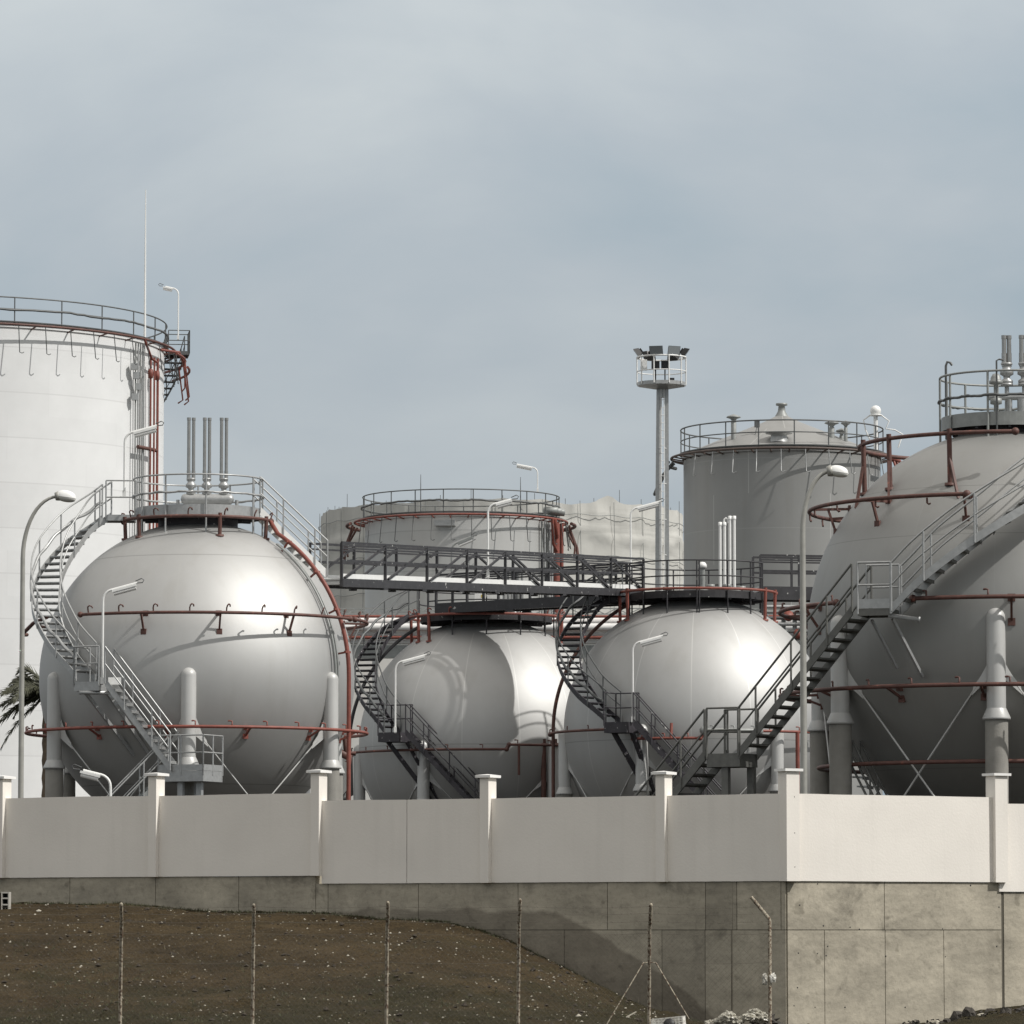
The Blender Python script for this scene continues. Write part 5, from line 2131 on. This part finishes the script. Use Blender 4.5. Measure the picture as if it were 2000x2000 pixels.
street_lamp('curved grey street lamp at the left, in front of the white tank', 41, 122.0, 1090, 108, 970, 40)
street_lamp('curved grey street lamp in front of the gap left of the right-hand sphere', 1570, 99.0, 1040, 1624, 921, 40)


# ------------------------------------------------------------------ pipe rack, low building and palm behind the spheres
def build_background():
    D = 205.0
    a, b = P(560, 1240, D), P(1620, 1240, D)
    root = thing('pipe_rack', 'rack of white and red pipes running behind the two middle spheres', 'pipe rack', V((a.x + b.x) / 2, D, YARD))
    off = -root.location
    rows = [(1204, 0.06, 'red'), (1213, 0.16, 'whitepipe'), (1225, 0.17, 'whitepipe'), (1236, 0.12, 'whitepipe'), (1245, 0.07, 'red'), (1252, 0.12, 'whitepipe')]
    for i, (py, r, mn) in enumerate(rows):
        z = ZR(py, D)
        mb = MB(off)
        mb.tube([V(a.x, D + 0.3 * (i % 2), z), V(b.x, D + 0.3 * (i % 2), z)], r, 10)
        mb.build('pipe', M[mn], root)
    mb = MB(off)
    mb.beam(V(a.x, D + 0.5, ZR(1272, D)), V(b.x, D + 0.5, ZR(1272, D)), 0.3, 0.55, lat=V(0, 1, 0))
    mb.build('rack_beam', M['grey_paint'], root)
    mb = MB(off)
    for zz in (1186, 1197):
        mb.beam(V(a.x, D + 0.8, ZR(zz, D)), V(b.x, D + 0.8, ZR(zz, D)), 0.05, 0.05, lat=V(0, 1, 0))
    k = 46
    for i in range(k):
        x = a.x + (b.x - a.x) * i / k
        x2 = a.x + (b.x - a.x) * (i + 1) / k
        mb.beam(V(x, D + 0.8, ZR(1197 if i % 2 else 1186, D)), V(x2, D + 0.8, ZR(1186 if i % 2 else 1197, D)), 0.04, 0.04, lat=V(0, 1, 0))
    mb.build('lattice', M['grey_paint'], root)
    for i in range(8):
        x = a.x + (b.x - a.x) * (i + 0.3) / 8
        mb = MB(off)
        mb.beam(V(x, D + 0.5, YARD), V(x, D + 0.5, ZR(1200, D)), 0.25, 0.2, lat=V(1, 0, 0))
        mb.build('rack_post', M['galv'], root)
    # extra pipework right of the third sphere
    D2 = 190.0
    c0 = P(1560, 1290, D2)
    rt = thing('pipe_manifold', 'tangle of grey pipes and valves seen between the third and the right-hand sphere', 'pipe manifold', V(c0.x, D2, YARD))
    off = -rt.location
    for px in (1496, 1530, 1552, 1566, 1580, 1592):
        q = P(px, 1180, D2)
        mb = MB(off)
        mb.tube([V(q.x, D2, YARD), V(q.x, D2, ZR(1176 + (px % 7) * 3, D2))], 0.09, 8)
        mb.build('upright_pipe', M['grey_paint' if px % 4 else 'galv'], rt)
    for i, py in enumerate((1186, 1196, 1208, 1220, 1234, 1247)):
        mb = MB(off)
        mb.tube([V(P(1484, py, D2).x, D2 - 0.25, ZR(py, D2)), V(P(1640, py, D2).x, D2 - 0.25, ZR(py, D2))], 0.07, 8)
        mb.build('level_pipe', M[('galv', 'grey_paint', 'rail_dark')[i % 3]], rt)
    for px, py in ((1540, 1203), (1575, 1214), (1560, 1238), (1588, 1192)):
        mb = MB(off)
        q = P(px, py, D2 - 0.6)
        mb.lathe([(0.001, 0.10), (0.2, 0.08), (0.2, -0.08), (0.001, -0.10)], 12, q, axis=Matrix.Rotation(R_(70), 3, 'X'))
        mb.build('valve_wheel', M['rail_dark' if px % 2 else 'red'], rt)
    # pale low building that shows in the gaps
    D3 = 212.0
    a, b = P(560, 1280, D3), P(1640, 1280, D3)
    zt = ZR(1262, D3)
    root = thing('low_building', 'long low pale building showing between and below the spheres', 'building', V((a.x + b.x) / 2, D3 + 4, YARD))
    off = -root.location
    mb = MB(off)
    mb.box(V((a.x + b.x) / 2, D3 + 4, (YARD + zt) / 2), (b.x - a.x, 8, zt - YARD))
    w = mb.build('wall', M['pale'], root)
    mb = MB(off)
    mb.box(V((a.x + b.x) / 2, D3 + 4, zt + 0.17), (b.x - a.x + 0.4, 8.4, 0.34))
    mb.build('roof', M['grey_paint'], root)
    mb = MB(off)
    for px in (667, 683, 1142, 1580):
        q = P(px, 1400, D3)
        mb.tube([V(q.x, D3 - 0.12, YARD), V(q.x, D3 - 0.12, zt)], 0.07, 8)
    mb.build('downpipes', M['galv'], root)
    # little gate valve and bent drain between the two left spheres
    D4 = 150.0
    q = P(680, 1540, D4)
    rt = thing('valve_stand', 'dark bent drain pipe and gate valve above the wall between the two left spheres', 'valve', V(q.x, D4, YARD))
    off = -rt.location

    def pt(px, py):
        return P(px, py, D4)
    mb = MB(off)
    mb.tube([pt(686, 1475), pt(687, 1553), pt(676, 1556)], 0.05, 8)
    mb.build('drain_pipe', M['black'], rt)
    mb = MB(off)
    mb.tube([pt(668, 1558), pt(678, 1543), pt(678, 1572), pt(678, 1640)], 0.05, 6)
    mb.tube([pt(668, 1561), pt(684, 1561)], 0.06, 6)
    mb.build('gate_valve', M['black'], rt)
    mb = MB(off)
    mb.tube([pt(672, 1435), pt(676, 1470), pt(695, 1472)], 0.07, 8)
    mb.tube([pt(660, 1468), pt(684, 1480), pt(680, 1490)], 0.12, 8)
    mb.build('reducer', M['rust'], rt)

    # palm behind the left sphere
    Dp = 149.0
    c = P(97, 1350, Dp)
    root = thing('palm_tree', 'palm whose feathered fronds reach out left from behind the leftmost sphere', 'palm tree', V(c.x, Dp, YARD))
    H = c.z - YARD
    mb = MB()
    prof = []
    for i in range(26):
        z = H * i / 25
        prof.append((0.20 + 0.03 * (i % 2) + 0.08 * math.exp(-z / 0.5), z))
    mb.lathe(prof, 14)
    mb.build('trunk', mat('palm_trunk', (0.13, 0.10, 0.07), 0.95, 0, 8.0, 0.3), root)
    leafm = mat('palm_leaf', (0.048, 0.050, 0.026), 0.6, 0, 3.0, 0.4)
    rnd = random.Random(5)
    fr = [(-96, 58, 1.75), (-84, 33, 1.25), (-93, 20, 1.85), (-80, 12, 1.3), (-97, 4, 1.9), (-88, -8, 1.6), (-95, -16, 2.0), (-88, -34, 1.9), (-100, 44, 1.6), (-120, 40, 1.7), (-60, 30, 1.6),
          (-140, 10, 1.8), (-30, 20, 1.8), (20, 40, 1.8), (60, 20, 1.8), (110, 35, 1.8), (150, 15, 1.8), (180, 60, 1.7), (90, 60, 1.7), (0, 70, 1.6)]
    for az, el, ln in fr:
        mb = MB()
        d0 = pol(az, math.cos(R_(el)), math.sin(R_(el)))
        pts = []
        k = 16
        for i in range(k + 1):
            f = i / k
            pts.append(V(0, 0, H - 0.1) + d0 * (ln * 1.12 * f) + V(0, 0, -1.05 * f * f * f * ln * 0.5 - 0.1 * f * f))
        mb.tube(pts, [0.035 * (1 - 0.8 * i / k) for i in range(k + 1)], 5)
        side = d0.cross(V(0, 0, 1)).normalized()
        for i in range(2, k * 4):
            f = i / (k * 4)
            u = f * k
            j = min(k - 1, int(u))
            p = pts[j].lerp(pts[j + 1], u - j)
            t = (pts[j + 1] - pts[j]).normalized()
            for s in (-1, 1):
                l = (0.34 * math.sin(math.pi * min(1, f * 0.85 + 0.15)) + 0.10) * rnd.uniform(0.8, 1.15)
                tip = p + (side * s * 0.45 + t * 0.85 + V(0, 0, s * 0.25 + rnd.uniform(-0.65, 0.15))).normalized() * l
                wv = t * 0.026
                midp = p.lerp(tip, 0.5) + V(0, 0, 0.02)
                mb.add([p - wv, p + wv, midp + wv * 1.3, tip, midp - wv * 1.3], [(0, 1, 2, 4), (4, 2, 3)])
        mb.build('frond', leafm, root)


build_background()


# ------------------------------------------------------------------ wire fence, debris and stones in front
def build_front():
    Yf = 73.0
    tops = [(-22, 1768), (238, 1767), (496, 1769), (757, 1764), (1014, 1759), (1269, 1768)]
    root = thing('wire_fence', 'rusty wire fence of thin posts with chain link in front of the soil heap', 'fence', V(P(630, 1900, Yf).x, Yf, 0))
    off = -root.location
    post_m = mat('weathered_post', (0.34, 0.30, 0.23), 0.8, 0, 14.0, 0.4, chips=(30.0, 0.52, (0.11, 0.07, 0.045)))
    wire_m = mat('old_wire', (0.12, 0.105, 0.085), 0.7, 0.2)
    s = Yf / F
    xs = []
    zk = None
    for i, (px, py) in enumerate(tops):
        t = P(px, py, Yf)
        xs.append(t.x)
        zk = t.z - 0.30
        mb = MB(off)
        mb.tube([V(t.x - 0.02, Yf, -0.3), V(t.x - 0.005, Yf, zk - 0.03), V(t.x, Yf - 0.03, zk), V(t.x + 0.01, Yf - 0.24, t.z)], 0.027, 8)
        po = mb.build('fence_post', post_m, root)
        mb = MB(off)
        mb.ball(V(t.x + 0.01, Yf - 0.24, t.z + 0.006), 0.027, 8)
        mb.build('post_tip', post_m, po)
    # corner post with its arm leaning left
    k = P(1503, 1794, Yf)
    e = P(1467, 1752, Yf)
    mb = MB(off)
    mb.tube([V(k.x, Yf, -0.3), V(k.x, Yf, k.z - 0.03), V(k.x - 0.01, Yf, k.z), V(e.x, Yf, e.z)], 0.027, 8)
    mb.build('fence_post', post_m, root)
    xs.append(k.x)
    # raking struts at the last line post
    q = P(1269, 1880, Yf)
    for px, py in ((1345, 1990), (1185, 2000)):
        g = P(px, py, Yf)
        mb = MB(off)
        mb.tube([V(q.x, Yf, q.z - 0.0), V(q.x + (0.09 if px > 1269 else -0.09), Yf - 0.03, q.z), V(g.x, Yf - 0.12, g.z)], 0.010, 6)
        mb.build('raking_strut', post_m, root)
    # strand wires: three barbed strands on the arms, two line wires
    x0, x1 = xs[0] - 3, xs[-1]
    for (dy, zz) in ((-0.24, zk + 0.28), (-0.15, zk + 0.18), (-0.06, zk + 0.06), (0, zk - 0.12), (0, zk - 0.55)):
        mb = MB(off)
        pts = []
        knots = [x0] + xs
        for a, b in zip(knots, knots[1:]):
            for i in range(8):
                f = i / 8
                pts.append(V(a + (b - a) * f, Yf + dy, zz - 0.025 * math.sin(math.pi * f)))
        pts.append(V(knots[-1], Yf + dy * 0.2, zz))
        mb.tube(pts, 0.0022, 4)
        if dy:
            x = x0
            while x < x1:
                mb.tube([V(x - 0.012, Yf + dy, zz + 0.010), V(x + 0.012, Yf + dy, zz - 0.022)], 0.002, 3)
                x += 0.14
        mb.build('strand_wire', wire_m, root)
    mb = MB(off)
    ztop, zbot = zk - 0.12, 0.0
    h = ztop - zbot
    x = x0 - h
    st = 0.085
    while x < x1 + 0.0:
        for sg in (1, -1):
            a = V(x if sg > 0 else x + h, Yf + 0.002 * sg, zbot)
            b = V(x + h if sg > 0 else x, Yf + 0.002 * sg, ztop)
            # clip at the corner post
            if max(a.x, b.x) > x1:
                if min(a.x, b.x) >= x1:
                    continue
                hi, lo = (b, a) if b.x > a.x else (a, b)
                f = (x1 - lo.x) / (hi.x - lo.x)
                c = lo.lerp(hi, f)
                a, b = lo, c
            mb.tube([a, b], 0.0011, 3, cap=False)
        x += st
    mb.build('chain_link', wire_m, root)

    # carrier bag caught on the corner post
    bag = thing('plastic_bag', 'crumpled white plastic bag caught on the last fence post', 'bag', V(k.x, Yf, 1.05 + 0))
    zb = P(1503, 1910, Yf).z
    bag.location = V(k.x, Yf, zb)
    bag_m = mat('white_plastic', (0.72, 0.70, 0.64), 0.4, 0, 20.0, 0.15)

    def crumple(c, sx, sy, sz, seed, m, parent, name, n=14):
        mb = MB()
        vs = []
        for i in range(n + 1):
            th = math.pi * i / n
            for j in range(n * 2):
                ph = math.pi * j / n
                d = V(math.sin(th) * math.cos(ph), math.sin(th) * math.sin(ph), math.cos(th))
                r = 1 + 0.45 * noise.noise(d * 2.2 + V(seed, 0, 0)) + 0.30 * noise.noise(d * 6 + V(0, seed, 0))
                vs.append(V(d.x * sx * r, d.y * sy * r, d.z * sz * r))
        fs = []
        for i in range(n):
            for j in range(n * 2):
                j2 = (j + 1) % (n * 2)
                fs.append((i * n * 2 + j, (i + 1) * n * 2 + j, (i + 1) * n * 2 + j2, i * n * 2 + j2))
        mb.add(vs, fs, False)
        o = mb.build(name, m, parent)
        o.location = c
        return o
    crumple(V(0.045, -0.03, 0), 0.045, 0.04, 0.065, 1, bag_m, bag, 'bag_lobe')
    crumple(V(-0.075, -0.02, -0.02), 0.038, 0.03, 0.085, 4, mat('torn_plastic', (0.42, 0.40, 0.35), 0.35, 0, 25.0, 0.4), bag, 'bag_lobe')

    # dumped things at the foot of the heap
    gY = 88.0
    film_m = mat('dirty_plastic_film', (0.36, 0.34, 0.28), 0.35, 0, 18.0, 0.45)
    p = P(1440, 1984, gY)
    fo = thing('plastic_film', 'heap of dirty translucent plastic film lying at the foot of the shaded wall', 'plastic film', V(p.x, gY, ground_z(p.x, gY)))
    for i in range(7):
        crumple(V(-0.42 + 0.15 * i + random.uniform(-.05, .05), random.uniform(-.2, .2), 0.05 + 0.05 * (i % 3) + 0.02 * i), 0.14, 0.12, random.uniform(0.06, 0.11), 10 + i, film_m, fo, 'film_fold')
    dark_m = mat('dark_rubble', (0.055, 0.048, 0.04), 0.9, 0, 12.0, 0.4)
    p = P(1497, 1978, gY)
    o = crumple(V(p.x, gY + 0.6, ground_z(p.x, gY + 0.6) + 0.12), 0.26, 0.2, 0.16, 31, dark_m, None, 'rubble_lump')
    tag(o, 'dark lump of rubble beside the plastic film near the corner', 'rubble')
    # perforated white crate panel
    cY = 79.0
    p = P(1308, 1995, cY)
    cr = thing('crate', 'white perforated plastic crate lying in the soil at the bottom edge', 'crate', V(p.x, cY, ground_z(p.x, cY)), R_(-10))
    mb = MB()
    w, dp, hh = 0.50, 0.34, 0.24
    cm = mat('white_crate_plastic', (0.70, 0.68, 0.62), 0.5, 0, 9.0, 0.15)
    zt = P(1308, 1988, cY).z - cr.location.z
    rot = Matrix.Rotation(R_(-6), 3, 'Y')
    n = 9
    for i in range(n + 1):
        mb.box(rot @ V(-w / 2 + w * i / n, 0, zt), (0.02, dp, 0.012), rot)
        mb.box(rot @ V(-w / 2 + w * i / n, -dp / 2, zt - hh / 2), (0.02, 0.012, hh), rot)
    for i in range(7):
        mb.box(rot @ V(0, -dp / 2 + dp * i / 6, zt + 0.001), (w, 0.018, 0.012), rot)
        mb.box(rot @ V(0, -dp / 2 - 0.001, zt - hh * i / 6), (w, 0.012, 0.018), rot)
    for sx in (-1, 1):
        mb.box(rot @ V(sx * w / 2, 0, zt - hh / 2), (0.012, dp, hh), rot)
    mb.box(rot @ V(0, dp / 2, zt - hh / 2), (w, 0.012, hh), rot)
    mb.build('crate_lattice', cm, cr)
    mb = MB()
    mb.lathe([(0.001, 0.02), (0.09, 0.02), (0.10, -0.02), (0.001, -0.02)], 16, V(0.02, -dp / 2 - 0.03, zt - 0.10), axis=Matrix.Rotation(R_(80), 3, 'X'))
    mb.build('hand_hole', M['black'], cr)
    # stick
    sY = 82.0
    a, b = P(1224, 1979, sY), P(1242, 1969, sY)
    mb = MB()
    mb.beam(V(-0.085, 0, -0.04), V(0.085, 0.02, 0.05), 0.02, 0.02)
    o = mb.build('wooden_offcut', mat('pale_wood', (0.5, 0.46, 0.38), 0.8))
    o.location = ((a.x + b.x) / 2, sY, ground_z((a.x + b.x) / 2, sY) + 0.10)
    tag(o, 'pale wooden offcut lying on the slope of the heap by the last line post', 'offcut')
    # hollow concrete block by the wall at the far left
    Yb = 98.3
    p = P(12, 1747, Yb)
    gz = ground_z(p.x, Yb)
    blk = thing('concrete_block', 'upright hollow concrete block against the footing at the left edge', 'concrete block', V(p.x, Yb, gz - 0.02))
    mb = MB()
    W, HH, DD = 0.16, 0.40, 0.38
    for x in (-W / 2 + 0.012, W / 2 - 0.012):
        mb.box((x, 0, HH / 2), (0.024, DD, HH))
    for z in (0.014, HH * 0.36, HH * 0.68, HH - 0.014):
        mb.box((0, 0, z), (W - 0.05, DD - 0.004, 0.028))
    mb.build('block_shell', M['block'], blk)
    mb = MB()
    mb.box((0, DD / 2 - 0.03, HH / 2), (W - 0.052, 0.02, HH - 0.06))
    mb.build('block_web', M['black'], blk)
    mb = MB()
    mb.box((-0.21, 0.02, 0.19), (0.24, 0.3, 0.38))
    o = mb.build('dark_box', mat('dark_crate', (0.05, 0.042, 0.032), 0.9))
    o.location = V(p.x, Yb, gz - 0.02)
    tag(o, 'dark box beside the hollow block at the left edge of the footing', 'box')

    # rubble heap in the lower right corner
    rub = random.Random(9)

    def rock(r, seed, flat=0.75):
        mb = MB()
        n = 6
        vs = []
        for i in range(n + 1):
            th = math.pi * i / n
            for j in range(n * 2):
                ph = math.pi * j / n
                d = V(math.sin(th) * math.cos(ph), math.sin(th) * math.sin(ph), math.cos(th))
                q = 1 + 0.5 * noise.noise(d * 1.4 + V(seed * 3.1, 0, 0))
                vs.append(V(d.x * r * q, d.y * r * q * 0.8, d.z * r * q * flat))
        fs = []
        for i in range(n):
            for j in range(n * 2):
                j2 = (j + 1) % (n * 2)
                fs.append((i * n * 2 + j, (i + 1) * n * 2 + j, (i + 1) * n * 2 + j2, i * n * 2 + j2))
        mb.add(vs, fs, False)
        return mb
    places = [(1872, 1985, 0.17, 'dark'), (1893, 1975, 0.14, 'dark'), (1910, 1992, 0.13, 'dark'), (1935, 1978, 0.15, 'dark'), (1952, 1990, 0.13, 'pale'), (1965, 1975, 0.12, 'dark'), (1985, 1992, 0.16, 'dark'), (1850, 1994, 0.10, 'dark'), (1918, 1984, 0.10, 'pale'), (1995, 1974, 0.12, 'dark'), (1885, 1999, 0.12, 'dark'), (1830, 1998, 0.08, 'pale')]
    labs = ['leftmost large dark stone', 'rounded dark stone second from the left', 'low dark stone at the bottom edge', 'broad dark stone in the middle', 'pale cream stone in front', 'small dark stone behind the pale one', 'dark stone at the bottom right corner', 'small outlying dark stone at the left end', 'small pale stone between dark ones', 'dark stone at the right edge', 'half buried dark stone at the bottom', 'small pale stone far left of the pile']
    pale_m = mat('pale_stone', (0.42, 0.39, 0.32), 0.9, 0, 14.0, 0.25)
    for i, ((px, py, r, kind), lb) in enumerate(zip(places, labs)):
        Y = 91.5 + rub.uniform(-0.8, 0.8)
        q = P(px, py, Y)
        o = rock(r, i + 1).build('stone', dark_m if kind == 'dark' else pale_m)
        o.location = V(q.x, Y, q.z - r * 0.2)
        o.rotation_euler = (0, 0, rub.uniform(0, 6))
        tag(o, lb + ' in the rubble below the sunlit wall', 'stone', 'rubble stones below the sunlit wall')
    mb = MB()
    rr = random.Random(3)
    for i in range(260):      # small broken bits around the rubble
        px = rr.uniform(1760, 2060)
        Y = rr.uniform(89, 93)
        x = (px - 1000) / F * Y
        gzv = max(ground_z(x, Y), 0.0)
        r = rr.uniform(0.015, 0.06)
        c = V(x, Y, gzv + r * 0.3)
        vs = [c + V(rr.uniform(-1, 1), rr.uniform(-1, 1), rr.uniform(-.6, .8)) * r for _ in range(6)]
        mb.add(vs, [(0, 1, 2), (0, 2, 3), (0, 3, 1), (1, 4, 2), (2, 5, 3), (3, 4, 1), (4, 5, 2), (4, 5, 3)])
    tag(mb.build('rubble_crumbs', dark_m), None, None, kind='stuff')

    # pale pebbles and clods over the heap
    for name, m, cnt, r0, r1, seed in (('pebbles', mat('pale_pebble', (0.42, 0.39, 0.32), 0.9, 0, 9.0, 0.3), 4600, 0.007, 0.030, 1), ('soil_clods', mat('dark_clod', (0.042, 0.033, 0.023), 0.95, 0, 9.0, 0.3), 3000, 0.014, 0.07, 2),
                                        ('dry_straw', mat('dry_straw', (0.30, 0.26, 0.17), 0.9, 0, 9.0, 0.3), 2200, 0.03, 0.10, 4)):
        rr = random.Random(seed)
        mb = MB()
        for _ in range(cnt):
            px = rr.uniform(-60, 1420)
            Y = rr.uniform(76.5, 101)
            x = (px - 1000) / F * Y
            if Y > wall_y(x) - 0.25:
                continue
            cl = noise.noise(Vector((x * 0.7, Y * 0.7, seed)))
            if rr.random() > 0.55 + cl:
                continue
            z = ground_z(x, Y)
            if z < 0.02:
                continue
            r = r0 + (r1 - r0) * rr.random() ** 4
            if name == 'pebbles' and rr.random() < 0.02:
                r *= 2
            c = V(x, Y, z + r * 0.25)
            if name == 'dry_straw':
                d = V(rr.uniform(-1, 1), rr.uniform(-1, 1), rr.uniform(0, 0.5)).normalized() * r
                w = V(rr.uniform(-1, 1), rr.uniform(-1, 1), rr.uniform(-1, 1)).normalized() * 0.004
                mb.add([c - d * 0.1, c + w, c + d, c - w], [(0, 1, 2, 3)])
                continue
            a = rr.uniform(0, 6.28)
            e = rr.uniform(0.6, 1.0)
            vs = []
            for q in range(5):
                t = a + q * 1.2566
                vs.append(c + V(math.cos(t) * r, math.sin(t) * r * e, rr.uniform(-0.3, 0.15) * r))
            vs.append(c + V(0, 0, r * rr.uniform(0.5, 0.8)))
            vs.append(c - V(0, 0, r * 0.5))
            mb.add(vs, [(q, (q + 1) % 5, 5) for q in range(5)] + [((q + 1) % 5, q, 6) for q in range(5)])
        tag(mb.build(name, m), None, None, kind='stuff')
    # low weeds: along the wall foot and at the bottom
    rr = random.Random(8)
    mb = MB()
    for _ in range(5200):
        px = rr.uniform(-60, 1430)
        if rr.random() < 0.25:
            x = (px - 1000) / F * 96
            Y = wall_y(x) - rr.uniform(0.08, 0.5)
            x = (px - 1000) / F * Y
        else:
            Y = rr.uniform(76, 90)
            x = (px - 1000) / F * Y
            cl = noise.noise(Vector((x * 0.5, Y * 0.5, 40))) + (84 - Y) * 0.05
            if cl < rr.uniform(-0.1, 0.5):
                continue
        if Y > wall_y(x) - 0.05:
            continue
        z = ground_z(x, Y)
        for b in range(4):
            h = rr.uniform(0.02, 0.075)
            d = V(rr.uniform(-1, 1) * 0.04, rr.uniform(-1, 1) * 0.04, h)
            w = V(rr.uniform(-1, 1), rr.uniform(-1, 1), 0).normalized() * 0.006
            c = V(x, Y, z - 0.005)
            mb.add([c - w, c + w, c + d], [(0, 1, 2)])
    tag(mb.build('weeds', mat('weed_leaf', (0.075, 0.078, 0.038), 0.8, 0, 1.5, 0.35)), None, None, kind='stuff')


build_front()
